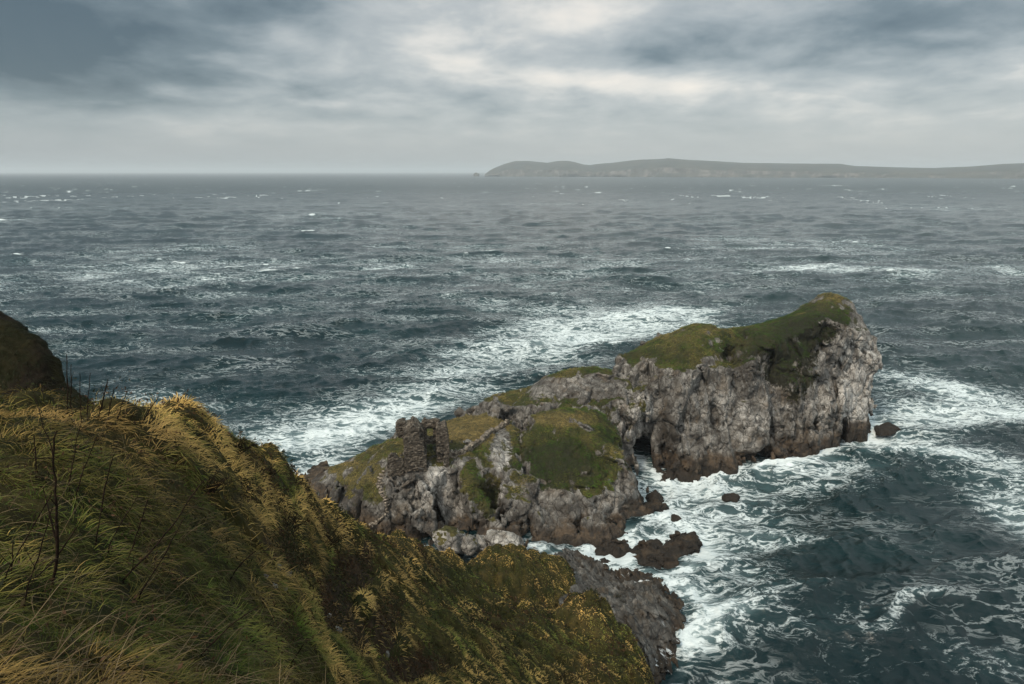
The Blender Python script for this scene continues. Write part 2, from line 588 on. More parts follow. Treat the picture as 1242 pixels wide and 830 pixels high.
A = Block(
    [at_z(*q) for q in [(762, 548), (780, 556), (797, 567), (815, 582), (842, 572), (890, 567), (917, 571), (964, 557), (1012, 541), (1018, 531), (1048, 526), (1058, 517)]]
    + [(97.5, 181), (95, 195), (80, 204), (50, 198), (30, 184), (20, 172), (19, 158)],
    [(28, 154, .22), (40, 141, .42), (51, 146, .46), (62, 148, .45), (75, 155, .30), (90, 166, .10), (97, 172, .06), (100, 185, .2), (60, 200, .4), (25, 175, .5)],
    [T(744, 431, 164.5), T(765, 429, 165), T(790, 419, 166), T(830, 399, 168), T(850, 393, 169), T(868, 396, 170), T(884, 408, 170.5), T(905, 400, 172), T(930, 392, 174), T(958, 383, 178), T(982, 369, 181), T(1004, 355, 182), T(1035, 368, 181), T(1056, 392, 178, .4),
     T(760, 455, 158, .2), T(800, 437, 158), T(850, 414, 159), T(862, 416, 159, .2), T(887, 440, 157, .8), T(910, 420, 159, .4), T(950, 404, 164), T(1000, 384, 169, .1), T(1040, 394, 173, .3),
     (40, 185, 20, 0), (54, 181, 24.0, 0), (67, 184, 24.5, 0), (78, 189, 26.5, 0), (75, 200, 22, 0), (96, 192, 23, 0), (22, 176, 14, 0)])
B = Block(
    [(-14, 153), (-6, 148), (2, 146), (12, 144), (24, 141.5), (31, 148), (40, 156), (42, 170), (27, 180), (0, 174), (-14, 167)],
    [(-10, 150, .6), (10, 144, .3), (26, 142, .25), (31, 150, .15), (40, 160, .1), (20, 178, .7)],
    [T(578, 497, 158, .3), T(600, 480, 159, .2), T(620, 487, 158), T(650, 470, 159), T(690, 450, 161), T(738, 447, 163), T(756, 449, 164, .3), (40, 164, 18, .3), (33, 154, 16.5, .9),
     T(700, 484, 151, .5), T(650, 490, 151, .2), T(740, 485, 150, .8), T(755, 518, 144, .6), T(690, 465, 156, .5), T(620, 500, 151, 0),
     (10, 172, 11, 0), (-8, 166, 8, 0), (28, 174, 14, 0)])
Cc = Block(
    [at_z(*q) for q in [(640, 668), (680, 673), (722, 668), (760, 650), (787, 632), (778, 612), (768, 592), (757, 573)]] + [(24, 149), (10, 151), (-2, 143), (-5, 125)],
    [(5, 111, .45), (16, 111, .55), (27, 121, .35), (28, 145, .15), (0, 150, .5)],
    [T(700, 502, 135), T(650, 508, 134), T(740, 527, 134), T(680, 560, 124, .0), T(640, 540, 128, .2), T(615, 530, 131, .9), T(700, 600, 118, .7), T(760, 585, 124, .9), T(660, 590, 119, .4),
     T(640, 640, 113.5, .9), T(720, 640, 114, .9), T(780, 622, 122.5, .9), T(610, 590, 119, .7), T(775, 570, 132, .8), (12, 148, 13.5, 0), (25, 146, 10, .4), (-2, 142, 11.5, 0)])
D = Block(
    [(-50, 138), (-42, 127), (-34, 119), (-26, 114), (-14, 110), (-5, 110), (3, 111), (9, 114), (8, 125), (6, 150), (-12, 159), (-24, 153), (-33, 147), (-43, 143.5)],
    [(-48, 136, .3), (-35, 121, .25), (-25, 115, .35), (-12, 110, .35), (0, 113, .4), (-25, 152, .6), (-40, 144, .5)],
    [T(356, 592, 138, .8), T(400, 571, 132, .1), T(370, 582, 136, .4), T(440, 550, 132, .1), T(470, 543, 129, .1), T(500, 562, 120, .2), T(520, 562, 120, .2), T(545, 556, 122, .1), T(580, 538, 128, .1),
     T(560, 520, 141), T(600, 505, 149), T(590, 525, 139), T(540, 527, 141), T(415, 590, 122, .3), T(440, 585, 121, .1), T(480, 572, 118, .8), T(510, 580, 116, 1), T(560, 585, 117, .1), T(590, 615, 113, .3),
     (-18, 150, 9, 0), (-34, 141, 4.5, .3), (0, 152, 11, 0), (-30, 119, 6.5, .8), (-46, 137, 1.2, .8), T(535, 600, 114, 1), T(455, 600, 118, .6)])

def cave(X, Y, z, c, r):
    d = np.sqrt(((X - c[0]) / r[0]) ** 2 + ((Y - c[1]) / r[1]) ** 2 + ((z - c[2]) / r[2]) ** 2)
    return (d - 1) * min(r)

CAVES = [(at_y(884, 396, 172.0), (3.0, 15.0, 2.3)), (at_y(806, 535, 146.0), (2.0, 4.0, 8.5)), (at_y(826, 500, 147.5), (1.2, 2.5, 6.5)), (at_y(868, 500, 150.0), (1.0, 2.4, 8.0)), (at_y(887, 425, 158.0), (1.6, 4, 3.0)), (at_y(925, 545, 149), (1.6, 2.6, 5.0)), (at_y(985, 520, 158), (1.4, 2.5, 7.0)), (at_y(1018, 528, 165), (2.2, 3.5, 6.0)),
         (at_y(705, 640, 113), (1.3, 2.4, 3.5)), (at_y(745, 625, 117), (1.2, 2.2, 3.0)), (at_y(425, 620, 117.5), (1.4, 2.4, 3.5)), (at_y(595, 590, 118), (1.2, 2.2, 4.0)),
         ((29.5, 154, 0.0), (5.4, 11, 6.6)), ((31.5, 161, 0.0), (4.0, 9, 5.4)),
         (at_y(545, 608, 113.5), (2.3, 5.0, 5.6)), (at_y(551, 630, 111.5), (2.0, 5.0, 3.6)),
         (at_y(541, 596, 115.0), (1.8, 4.5, 3.0))]
BL = (A, B, Cc, D)
_prep = {}
def promontory(X, Y, z):
    if _prep.get('k') is not X:
        for b in BL: b.prep(X, Y)
        _prep['k'] = X
    f, w = BL[0].f(z)
    for b in BL[1:]:
        g, v = b.f(z)
        w = np.where(g > f, v, w)
        f = -smin(-f, -g, 0.8)
    for c, r in CAVES:
        cv = cave(X, Y, z, c, r)
        w = np.where(cv < 1.4, .45, w)
        f = smin(f, cv, 0.8)
    return f, w

def facets(p, size, tilt, seed):
    """fractured rock: every block ends in its own tilted plane"""
    q = p / np.asarray(size, np.float32) + seed
    f1, f2, val, ctr = worley(q, True)
    d = q - ctr
    th = val * 43.0; ph = val * 91.0
    n = np.stack([np.cos(th), np.sin(th), np.sin(ph) * .8], 1)
    return (d * n).sum(1) * tilt + (val - .5), smooth(.10, 0, f2 - f1)

def rock_rough(p, rk):
    wob = np.stack([vnoise(p / 3.0), vnoise(p / 3.0 + 9), vnoise(p / 3.0 + 21)], 1)
    big = fbm(p / np.array([9, 9, 16], np.float32), 2) * 1.9
    butt = ridged(p / np.array([5.5, 5.5, 22.0], np.float32) + 0.3 * wob, 2, .5) * 0.9
    R1 = np.array([[.86, .4, .05], [-.38, .85, .2], [.05, -.2, .95]], np.float32)
    a1, c1 = facets(p @ R1 + wob * .5, (5.2, 5.2, 8.5), 1.5, 3.3)
    a2, c2 = facets(p @ R1.T + wob * .35, (2.3, 2.3, 3.8), 1.3, 11.7)
    a3, c3 = facets(p @ R1 + wob * .2, (1.0, 1.0, 1.5), 1.2, 27.1)
    rock = big - butt * .7 + a1 * 1.5 - c1 * .9 + a2 * .85 - c2 * .45 + a3 * .32 - c3 * .14
    soft = fbm(p / 3.5, 4) * 0.30 + fbm(p / 1.1, 2) * 0.20
    rock = rock * (1 - .5 * smooth(84, 94, p[:, 0]))
    return rock * rk + soft * (1 - rk) + big * 0.15 * (1 - rk)

VOX = 0.27
v, q = implicit((-54, 104, -2.4), (106, 210, 37), VOX, promontory, rock_rough, 5.0)
nrm = vert_normals(v, q)

def paint(v, spots):
    out = np.zeros(len(v), np.float32)
    for c, r, val in spots:
        d = np.sqrt((((v - np.array(c, np.float32)) / np.array(r, np.float32)) ** 2).sum(1))
        out += val * smooth(1.25, 0.55, d)
    return out

def paint_seen(v, lst, finder, lo=.6, hi=1.6):
    """patches of plants or bare ground, surveyed on the photo, on the surface round the place where each one lies"""
    v = np.asarray(v, np.float32)
    out = np.zeros(len(v), np.float32)
    Yv = np.maximum(v[:, 1], .3)
    a = v[:, 0] / Yv; t = (H - v[:, 2]) / Yv
    u = (SP - t * CP) / (CP + t * SP)
    X_ = 621 + a * (CP + u * SP) * F; Y_ = 415 - u * F
    for px, py, rx, ry, val in lst:
        c = finder(px, py)
        if c is None: continue
        d = np.sqrt(((X_ - px) / rx) ** 2 + ((Y_ - py) / ry) ** 2)
        out += val * smooth(1.3, 0.5, d) * ((Yv > c[1] * lo) & (Yv < c[1] * hi))
    return out
bvh = BVHTree.FromPolygons(v.tolist(), q.tolist())
EYE = Vector((0, 0, H))
def hit(px, py, tree=None):
    a, t = ray(px, py)
    d = Vector((a, 1, -t)).normalized()
    loc, n, i, dist = (tree or bvh).ray_cast(EYE, d)
    return None if loc is None else np.array(loc)

def smooth_field(v, q, x, it=6):
    e = np.concatenate([q[:, [0, 1]], q[:, [1, 2]], q[:, [2, 3]], q[:, [3, 0]]])
    deg = np.bincount(e.ravel(), minlength=len(v)).astype(np.float32)
    for _ in range(it):
        s = np.bincount(e[:, 0], x[e[:, 1]], len(v)) + np.bincount(e[:, 1], x[e[:, 0]], len(v))
        x = (s / np.maximum(deg, 1)).astype(np.float32)
    return x

nzs = smooth_field(v, q, nrm[:, 2].astype(np.float32), 10)
turf = 0.95 * smooth(0.5, 0.9, nzs) * smooth(2.5, 5.5, v[:, 2] + fbm(v / 4, 2) * 1.5)
turf += paint_seen(v, ([(950, 408, 90, 22, .38), (870, 428, 50, 18, .28), (700, 460, 40, 10, .25), (960, 450, 30, 34, .25), (660, 545, 45, 34, .7), (690, 562, 46, 34, .6), (735, 575, 18, 22, .45), (590, 605, 22, 34, .7), (570, 585, 16, 20, .6), (712, 592, 20, 14, .5), (690, 535, 50, 20, .6),
                        (950, 415, 60, 26, .35), (965, 455, 34, 34, .55), (935, 445, 26, 30, .3), (1000, 395, 40, 22, .4), (740, 500, 18, 40, .4), (885, 425, 16, 30, .4), (820, 425, 50, 16, .3), (695, 470, 64, 15, -.75), (745, 470, 20, 20, -.4), (748, 556, 24, 38, .65), (700, 615, 40, 16, -.35), (640, 490, 30, 8, -.3), (770, 500, 16, 40, .25), (860, 540, 14, 30, .2), (800, 470, 60, 40, .12), (455, 595, 16, 22, .6), (430, 590, 30, 18, .4),
                        (700, 655, 70, 26, -.6), (1040, 440, 22, 60, -.6), (860, 500, 60, 60, -.35), (720, 470, 30, 12, -.2), (610, 545, 16, 30, -.8), (510, 600, 30, 34, -.7), (530, 585, 20, 30, -.6), (760, 610, 25, 40, -.5)]), hit, .88, 1.14)
moss = paint_seen(v, ([(955, 450, 50, 50, 1), (1000, 410, 40, 30, .6), (675, 562, 60, 34, .75), (1000, 390, 60, 26, .55), (940, 398, 50, 16, .4), (585, 600, 24, 30, .35), (800, 432, 60, 10, .4), (900, 425, 30, 25, .6), (740, 500, 22, 45, .6)]), hit, .88, 1.14)
straw = paint_seen(v, ([(575, 518, 45, 22, .9), (690, 510, 56, 9, .8), (420, 572, 60, 18, .6), (560, 530, 40, 14, .5), (830, 405, 40, 14, .25), (1005, 368, 30, 10, .3), (520, 552, 50, 8, .4)]), hit, .88, 1.14)
turf = np.minimum(turf + .25 * (smooth(.86, .97, nzs) - .4) * (turf > .5), 1.0)
pale = paint_seen(v, [(1045, 460, 30, 70, 1.1), (1010, 490, 40, 30, .7), (905, 500, 40, 40, .45), (770, 495, 24, 26, .6), (850, 480, 30, 40, .3), (530, 590, 16, 30, 1.1), (508, 610, 12, 30, .6), (612, 545, 16, 24, .8), (750, 620, 30, 34, .35), (690, 450, 30, 14, .4), (555, 625, 10, 20, .5),
                     (810, 540, 16, 50, -.9), (950, 540, 60, 14, -.4), (500, 640, 60, 14, -.6), (640, 630, 40, 30, -.5), (420, 610, 40, 30, -.6), (790, 420, 40, 14, -.5), (900, 440, 20, 40, -.6)], hit, .88, 1.14)
headland = structure(mesh_from('headland', v, q, M_ROCK, attrs={'turf': turf, 'moss': np.clip(moss, 0, 1), 'straw': np.clip(straw + .35 * smooth(.88, .98, nzs), 0, 1), 'pale': pale}, smooth_shade=False))
HV, HN, HT, HS, HM = v, nrm, turf, straw, moss

# ------------------------------------------------------------------ rocky shore below the hillside
E = Block(
    [at_z(*w) for w in [(690, 676), (701, 684), (739, 694), (790, 697), (813, 716), (832, 728), (844, 755), (832, 782), (813, 809), (801, 829), (785, 870)]] + [(10, 64), (-2, 76), (0, 96)],
    [(25, 88, .5), (20, 70, .5), (15, 100, .6), (0, 85, .4)],
    [T(790, 712, 93, 1), T(800, 742, 86, 1), T(740, 702, 95, 1), T(760, 740, 82, 1), T(800, 780, 80, 1), T(700, 690, 96, 1), T(660, 690, 92, 1), (16, 70, 6, 1), (24, 92, 2.6, 1)])
def shore(X, Y, z):
    if _prep.get('e') is not X:
        E.prep(X, Y); _prep['e'] = X
    f, w = E.f(z)
    return f, np.ones_like(f)
def shore_rough(p, rk):
    # tilted beds of rock with sharp edges
    u = p @ np.array([[0.75], [-0.35], [0.9]], np.float32)
    bed = u[:, 0] / 1.0 + 0.6 * fbm(p / 4, 2)
    fr = bed - np.floor(bed)
    st = (fr - 0.5) * 0.95
    f1, f2, val = worley(p / 1.7)
    return fbm(p / 5, 3) * 0.9 + st + (val - 0.5) * 0.7 - smooth(0.12, 0, f2 - f1) * 0.35 + fbm(p / 0.7, 2) * 0.12
v, q = implicit((-4, 60, -1.8), (34, 106, 11), 0.22, shore, shore_rough, 2.6)
structure(mesh_from('rocky_shore', v, q, M_SHORE, attrs={'turf': np.zeros(len(v)), 'moss': np.zeros(len(v)), 'straw': np.zeros(len(v)), 'pale': np.zeros(len(v))}, smooth_shade=False))

# ------------------------------------------------------------------ sea rocks and boulders
ROCKFEET = []
def sea_rock(name, poly, top, label, group, h=0.2, seed=0):
    pts = np.array([at_z(*w) for w in poly])
    c = pts.mean(0)
    lo = (pts[:, 0].min() - 1.5, pts[:, 1].min() - 1.5, -1.2)
    hi = (pts[:, 0].max() + 1.5, pts[:, 1].max() + 1.5, top + 1.5)
    loc = [tuple(w) for w in pts]
    ROCKFEET.append(loc)
    st = {}
    def base(X, Y, z):
        if 'sd' not in st: st['sd'] = sd_poly(loc, X, Y)
        return smin((st['sd'] - max(z, -0.6) * 0.9) * 0.8, np.full_like(X, top - z), 0.6), np.ones_like(X)
    def rough(p, rk):
        pp = p + seed * 17.3
        f1, f2, val = worley(pp / np.array([1.5, 1.5, 1.0], np.float32))
        return np.float32(min(1.0, max(.3, top * .85))) * (fbm(pp / 3.2, 3) * 0.7 + (val - 0.5) * 1.2 - smooth(0.15, 0, f2 - f1) * 0.3 + fbm(pp / .5, 2) * .16)
    v, q = implicit(lo, hi, h, base, rough, 1.8)
    v = v - np.array([c[0], c[1], 0], np.float32)
    o = mesh_from(name, v, q, M_SEAROCK, smooth_shade=False)
    o.location = (c[0], c[1], 0)
    return tag(o, label, 'rock', group)

G = 'dark rocks standing in the surf'
sea_rock('sea_rock', [(761, 668), (775, 663), (801, 661), (811, 654), (842, 650), (846, 662), (828, 677), (824, 689), (790, 693), (762, 691), (768, 680)], 1.3, 'largest dark flat rock in the surf, with white water all round it', G, seed=1)
sea_rock('sea_rock', [(724, 662), (745, 658), (768, 664), (752, 674), (730, 677), (715, 672)], 0.8, 'long low brown ledge running out from the foot of the grassy dome', G, seed=2)
sea_rock('sea_rock', [(778, 612), (795, 608), (809, 616), (800, 626), (783, 628)], 1.0, 'dark rock stub against the right foot of the grassy dome', G, seed=3)
sea_rock('sea_rock', [(786, 600), (795, 594), (802, 600), (799, 607), (790, 606)], 0.6, 'small jagged dark rock just below the mouth of the sea cave', G, seed=4)
sea_rock('sea_rock', [(810, 626), (818, 624), (825, 629), (814, 631)], 0.4, 'tiny dark rock awash right of the dome foot', G, seed=5)
sea_rock('sea_rock', [(722, 681), (735, 678), (744, 682), (735, 688), (724, 687)], 0.6, 'small dark rock in the narrow channel above the lower rock shelf', G, seed=6)
sea_rock('sea_rock', [(786, 654), (796, 652), (801, 657), (790, 660)], 0.4, 'small dark rock between the long ledge and the largest surf rock', G, seed=7)
sea_rock('sea_rock', [(1062, 516), (1078, 512), (1090, 518), (1080, 523), (1066, 523)], 0.35, 'low dark rock under the outer tip of the white headland', G, seed=8)
sea_rock('sea_rock', [(880, 599), (896, 598), (893, 604), (882, 604)], 0.2, 'lone dark rock showing among foam below the long white cliff', G, seed=9)

def ico(sub):
    import bmesh
    bm = bmesh.new()
    bmesh.ops.create_icosphere(bm, subdivisions=sub, radius=1)
    v = np.array([x.co[:] for x in bm.verts], np.float32)
    f = np.array([[x.index for x in p.verts] for p in bm.faces], np.int32)
    bm.free()
    return v, f
ICO5, ICO4, ICO3 = ico(5), ico(4), ico(3)
def boulder(name, loc, size, label, group=None, mat=None, seed=0, tz=0.0, moss_top=0.0, sub=ICO5, cat='boulder'):
    r = np.random.default_rng(seed)
    d, f = sub
    n = r.normal(size=(16, 3)); n /= np.linalg.norm(n, axis=1, keepdims=True)
    hgt = r.uniform(0.66, 1.0, 16)
    dots = d @ n.T
    rad = np.where(dots > 0.05, hgt / np.maximum(dots, 0.05), 9).min(1)
    rad = np.minimum(rad, 1.2)
    v = d * rad[:, None] * np.array(size, np.float32)
    v += vert_normals(v, f) * (fbm(v * 1.3 / max(size) * 2 + seed, 4) * 0.10 * max(size))[:, None]
    cz, sz = math.cos(tz), math.sin(tz)
    v = v @ np.array([[cz, sz, 0], [-sz, cz, 0], [0, 0, 1]], np.float32)
    nn = vert_normals(v, f)
    turf = smooth(0.4, 0.9, nn[:, 2]) * moss_top
    o = mesh_from(name, v, f, mat or M_BOULDER, attrs={'turf': turf, 'moss': np.zeros(len(v)), 'straw': np.full(len(v), .2), 'pale': np.full(len(v), .8)})
    o.location = loc
    return tag(o, label, cat, group)

GB = 'pale boulders below the castle rock'
boulder('boulder', at_y(546, 656, 106.5), (3.2, 2.6, 2.6), 'blocky white boulder with a grassy cap below the dark cleft of the castle rock', GB, seed=3, tz=.4, moss_top=.75)
boulder('boulder', at_y(566, 662, 105.5), (1.9, 1.6, 1.4), 'small rounded pale boulder leaning against the right side of the grass capped one', GB, seed=5, moss_top=.5)
boulder('boulder', at_y(583, 660, 106.5), (1.5, 1.5, 1.7), 'narrow upright pale boulder left of the broad slab boulder', GB, seed=8, moss_top=.55)
boulder('boulder', at_y(613, 660, 106.0), (4.2, 2.2, 2.0), 'broad pale slab boulder sloping down to the channel', GB, seed=12, tz=-.35, moss_top=.2)

# ------------------------------------------------------------------ ruined castle
cx, cy, cz = at_y(515, 562, 120)
CAST = empty('castle_ruin', (cx, cy, cz), 'ruined stone castle tower with two window openings, standing on the promontory rock', 'ruin')
yaw = math.atan2(-cx, cy)
CAST.rotation_euler = (0, 0, yaw)
CAST.scale = (1, 1, 0.9)
SX, SZ = 0.0375 * 1.02, 0.0435
def bx(X, Y, z, x0, x1, y0, y1, z0, z1, r=0.0):
    dx = np.maximum(x0 - X, X - x1); dy = np.maximum(y0 - Y, Y - y1); dz = np.maximum(z0 - z, z - z1)
    return -np.maximum(np.maximum(dx, dy), dz)
def top_at(X, prof):
    return np.interp(X, [p[0] for p in prof], [p[1] for p in prof])
def masonry(p, rk):
    pb = p.copy()
    pb = pb / np.array([0.62, 0.62, 0.34], np.float32)
    f1, f2, val = worley(pb)
    return (val - 0.5) * 0.18 - smooth(0.18, 0, f2 - f1) * 0.10 + fbm(p / 1.6, 3) * 0.09
def wall_piece(name, base, lo, hi, label=None, h=0.088, mat=None, parent=None):
    v, q = implicit(lo, hi, h, lambda X, Y, z: (base(X, Y, z), np.ones_like(X)), masonry, 0.8)
    o = mesh_from(name, v, q, mat or M_STONE, parent=CAST if parent is None else parent)
    if label: o['label'] = label
    return o
def w1(X, Y, z):     # thick left tower stump seen end on
    tp = top_at(X, [(-4.2, 7.6), (-3.4, 8.3), (-2.6, 8.7), (-1.9, 9.6), (-1.2, 8.9), (-.5, 8.2), (0.2, 7.2)]) + 0.35 * np.sin(Y * 1.9) - 0.1 * np.abs(Y)
    lean = 0.08 * (z - 4)
    f = bx(X, Y, z, -3.75 - 0.05 * z * 0, -.05 + np.where(z < 2.5, .5, 0) , -1.3, 3.6, -1.2, tp)
    notch = bx(X, Y, z, -.75, .9, -2.2, -.2, 5.6, 9.9)
    return np.minimum(f, -notch)
wall_piece('tower_wall', w1, (-5, -3, -3), (1.5, 4.6, 10.6))
def w2(X, Y, z):     # rear wall with the two openings
    tp = top_at(X, [(-.6, 8.2), (.3, 9.0), (1.2, 8.5), (2.2, 8.9), (3.2, 8.4)])
    f = bx(X, Y, z, -.4, 3.2, 2.0, 3.3, -1, tp)
    f = np.minimum(f, -bx(X, Y, z, .6, 1.75, 1, 4.5, 4.7, 6.5))
    f = np.minimum(f, -bx(X, Y, z, .25, 2.35, 1.3, 2.45, 4.4, 6.9))
    f = np.minimum(f, -bx(X, Y, z, .25, 2.25, 1, 4.5, .3, 3.5 - 0.35 * np.abs(X - 1.3)))
    return f
wall_piece('window_wall', w2, (-1.4, 1.0, -1.4), (4.2, 4.6, 9.6), 'inner wall pierced by a small upper window and a doorway below')
def w3(X, Y, z):     # right hand pier
    tp = top_at(X, [(2.0, 7.6), (2.7, 8.4), (3.4, 8.0), (4.1, 8.3), (4.8, 6.8)])
    f = bx(X, Y, z, 2.35, 4.65 - 0.12 * np.maximum(z - 5, 0), -.4, 3.1, -1.2, tp - 0.3 * (Y < .5))
    return np.minimum(f, -bx(X, Y, z, 2.0, 3.6, -1.4, .5, -2, 2.4 - .5 * np.abs(X - 2.6)))
wall_piece('corner_pier', w3, (1.4, -1.5, -1.6), (5.6, 4.2, 9.4))
def w4(X, Y, z):     # broken outer wall standing apart on the left
    tp = top_at(X, [(-7.6, .2), (-7.0, 1.6), (-6.2, 2.9), (-5.4, 2.6), (-4.6, 1.5), (-3.6, 1.2)])
    return bx(X, Y, z, -6.9, -3.8, -.8, .5, -2.2, tp)
wall_piece('outer_wall', w4, (-8.4, -2.4, -4.4), (-2.6, 1.8, 4.6), 'low broken wall stump beside the tower')
def w5(X, Y, z):     # overhanging remains at the back left
    tp = top_at(X, [(-5.6, 7.4), (-4.8, 8.6), (-4.0, 8.8), (-3.2, 8.6)])
    return bx(X, Y, z, -5.2 + 0.25 * np.maximum(7.2 - z, 0), -3.4, 1.6, 3.8, 5.0, tp)
wall_piece('turret_remains', w5, (-6.4, .8, 4.2), (-2.6, 4.8, 9.8))
# rubble wall running right from the castle
def path_wall(name, pix, height, thick, label, cat, mat):
    pts = []
    for a, b in zip(pix[:-1], pix[1:]):
        for s in np.linspace(0, 1, 6, endpoint=False):
            c = hit(a[0] + (b[0] - a[0]) * s, a[1] + (b[1] - a[1]) * s)
            if c is not None: pts.append(c)
    c = hit(*pix[-1])
    if c is not None: pts.append(c)
    pts = np.array(pts)
    # even out the foot line
    for _ in range(3):
        pts[1:-1] = (pts[:-2] + 2 * pts[1:-1] + pts[2:]) / 4
    lo = pts.min(0) - np.array([1.2, 1.2, 1.2]); hi = pts.max(0) + np.array([1.2, 1.2, height + .8])
    o = pts.mean(0); o[2] = pts[:, 2].min()
    st = {}
    def base(X, Y, z):
        if 'd' not in st:
            d = np.full(X.shape, 1e9); zz = np.zeros(X.shape); ss = np.zeros(X.shape)
            for i in range(len(pts) - 1):
                e = pts[i + 1] - pts[i]
                t = np.clip(((X - pts[i][0]) * e[0] + (Y - pts[i][1]) * e[1]) / (e[0] ** 2 + e[1] ** 2 + 1e-9), 0, 1)
                dd = np.hypot(X - pts[i][0] - t * e[0], Y - pts[i][1] - t * e[1])
                m = dd < d
                d = np.where(m, dd, d); zz = np.where(m, pts[i][2] + t * e[2], zz); ss = np.where(m, i + t, ss)
            st['d'], st['z'] = d, zz
            st['h'] = height * (0.75 + 0.35 * np.sin(ss * 1.3) * np.cos(ss * .7))
        return np.minimum(np.minimum(thick - st['d'], st['z'] + st['h'] - z), z - st['z'] + 0.8)
    v, q = implicit(lo, hi, 0.11, lambda X, Y, z: (base(X, Y, z), np.ones_like(X)), masonry, 0.8)
    ob = mesh_from(name, v - o.astype(np.float32), q, mat)
    ob.location = o
    return tag(ob, label, cat)
path_wall('stone_wall', [(545, 553), (557, 551), (570, 545), (583, 536), (594, 527), (606, 520), (616, 514)], 1.1, 0.55, 'low rubble stone wall curving right from the castle ruin along the grass edge', 'wall', M_WALL)
c = hit(567, 538)
if c is not None:
    boulder('boulder', (c[0], c[1], c[2] + .35), (.85, .6, .6), 'single small white stone on the yellow grass beside the castle ruin', None, seed=31, sub=ICO4)

# steps up the rock
steps = [(433, 648), (450, 639), (466, 629), (471, 618), (469, 608), (466, 602), (461, 592), (459, 586), (464, 578), (468, 570)]
pl = []
for a, b in zip(steps[:-1], steps[1:]):
    n = max(2, int(math.hypot(b[0] - a[0], (b[1] - a[1])) / 3.3))
    for s in np.linspace(0, 1, n, endpoint=False):
        c = hit(a[0] + (b[0] - a[0]) * s, a[1] + (b[1] - a[1]) * s)
        if c is not None: pl.append(c)
pl = np.array(pl)
pl0 = pl.copy()
for _ in range(4):
    pl[1:-1] = (pl[:-2] + 2 * pl[1:-1] + pl[2:]) / 4
pl = np.where((pl0[:, 2] > pl[:, 2])[:, None], pl0 * .7 + pl * .3, pl)
ST = empty('stone_steps', tuple(pl[0]), 'flight of worn pale stone steps winding up the rock left of the castle ruin', 'steps')
def box_mesh(sx, sy, sz, seed):
    import bmesh
    bm = bmesh.new()
    bmesh.ops.create_cube(bm, size=1)
    bmesh.ops.scale(bm, vec=(sx, sy, sz), verts=bm.verts)
    bmesh.ops.bevel(bm, geom=bm.edges[:], offset=0.04, segments=2, affect='EDGES')
    bmesh.ops.triangulate(bm, faces=bm.faces[:])
    v = np.array([x.co[:] for x in bm.verts], np.float32)
    f = np.array([[x.index for x in p.verts] for p in bm.faces], np.int32)
    bm.free()
    v += (np.stack([vnoise(v * 2 + seed), vnoise(v * 2 + seed + 5), vnoise(v * 2 + seed + 9)], 1)) * 0.05
    return v, f
for i in range(len(pl)):
    d = pl[min(i + 1, len(pl) - 1)] - pl[max(i - 1, 0)]
    bv, bf = box_mesh(1.25 + .3 * math.sin(i * 2.1), 0.34, 0.45, i * 3.1)
    an = math.atan2(d[1], d[0]) - math.pi / 2
    ca, sa = math.cos(an), math.sin(an)
    bv = bv @ np.array([[ca, sa, 0], [-sa, ca, 0], [0, 0, 1]], np.float32) + (pl[i] - pl[0]).astype(np.float32) + np.array([0, 0, 0.30], np.float32)
    mesh_from('step', bv, bf, M_STEP, parent=ST, smooth_shade=False)

# ------------------------------------------------------------------ grassy hillside in front
SIL = [(-300, 470, 9), (-120, 500, 9.3), (0, 506, 9.6), (50, 499, 10), (100, 497, 10.6), (140, 501, 11.6), (180, 508, 13.2), (230, 516, 15.8), (270, 530, 18.8), (300, 548, 22), (340, 575, 27), (370, 600, 32), (400, 625, 38),
       (430, 646, 45), (470, 659, 54), (500, 664, 60), (550, 666, 67), (600, 667, 82), (640, 671, 86), (665, 680, 88), (684, 690, 87)]
CP_ = [(0, 900, 2.3), (200, 900, 3.2), (400, 900, 8.5), (600, 900, 30), (700, 900, 42), (800, 900, 54), (-300, 900, 1.9), (-300, 700, 4.2), (-300, 560, 7),
       (0, 830, 2.9), (100, 830, 3.4), (200, 830, 4.3), (300, 830, 5.8), (400, 830, 11), (450, 830, 18), (520, 830, 26), (600, 830, 36), (700, 830, 50), (790, 830, 61),
       (0, 740, 4.2), (100, 740, 4.9), (200, 740, 6.3), (300, 740, 8.3), (345, 755, 9.6), (385, 780, 10.4), (410, 740, 22), (480, 740, 32), (560, 765, 40), (640, 775, 54), (700, 775, 62), (750, 776, 67),
       (0, 660, 5.2), (100, 660, 5.9), (200, 660, 7.6), (300, 665, 11.0), (320, 690, 10.6), (400, 690, 29), (450, 700, 36), (500, 700, 46), (360, 670, 21),
       (0, 580, 6.8), (100, 590, 7.2), (200, 600, 9.2), (250, 560, 13), (300, 600, 15.5), (350, 625, 22),
       (580, 732, 60), (640, 724, 66), (700, 716, 70), (735, 716, 72), (765, 760, 70.5), (784, 800, 67), (545, 720, 56),
       (600, 717, 74), (650, 712, 80), (600, 690, 80), (650, 692, 84), (540, 690, 64), (520, 680, 62)]
pa, pt = [], []
def addp(px, py, Y):
    a, t = ray(px, py); pa.append((a * 2, math.log(Y))); pt.append(t)
for w in SIL + CP_: addp(*w)
for px, py, Y in SIL[::2]:
    a, t = ray(px, py)
    for k, dt in ((1.22, .06), (1.6, .32), (2.3, .75)):
        pa.append((a * 2, math.log(Y * k))); pt.append(t + dt)
for px, py, Y in [(735, 716, 72), (765, 760, 70.5), (784, 800, 67)]:
    a, t = ray(px + 18, py)
    pa.append((a * 2, math.log(Y * 1.03))); pt.append(t + .13)
    pa.append((a * 2 + .12, math.log(Y * 1.0))); pt.append(t + .3)
pa.append((ray(640, 724)[0] * 2, math.log(71))); pt.append(ray(640, 724)[1] + .045)
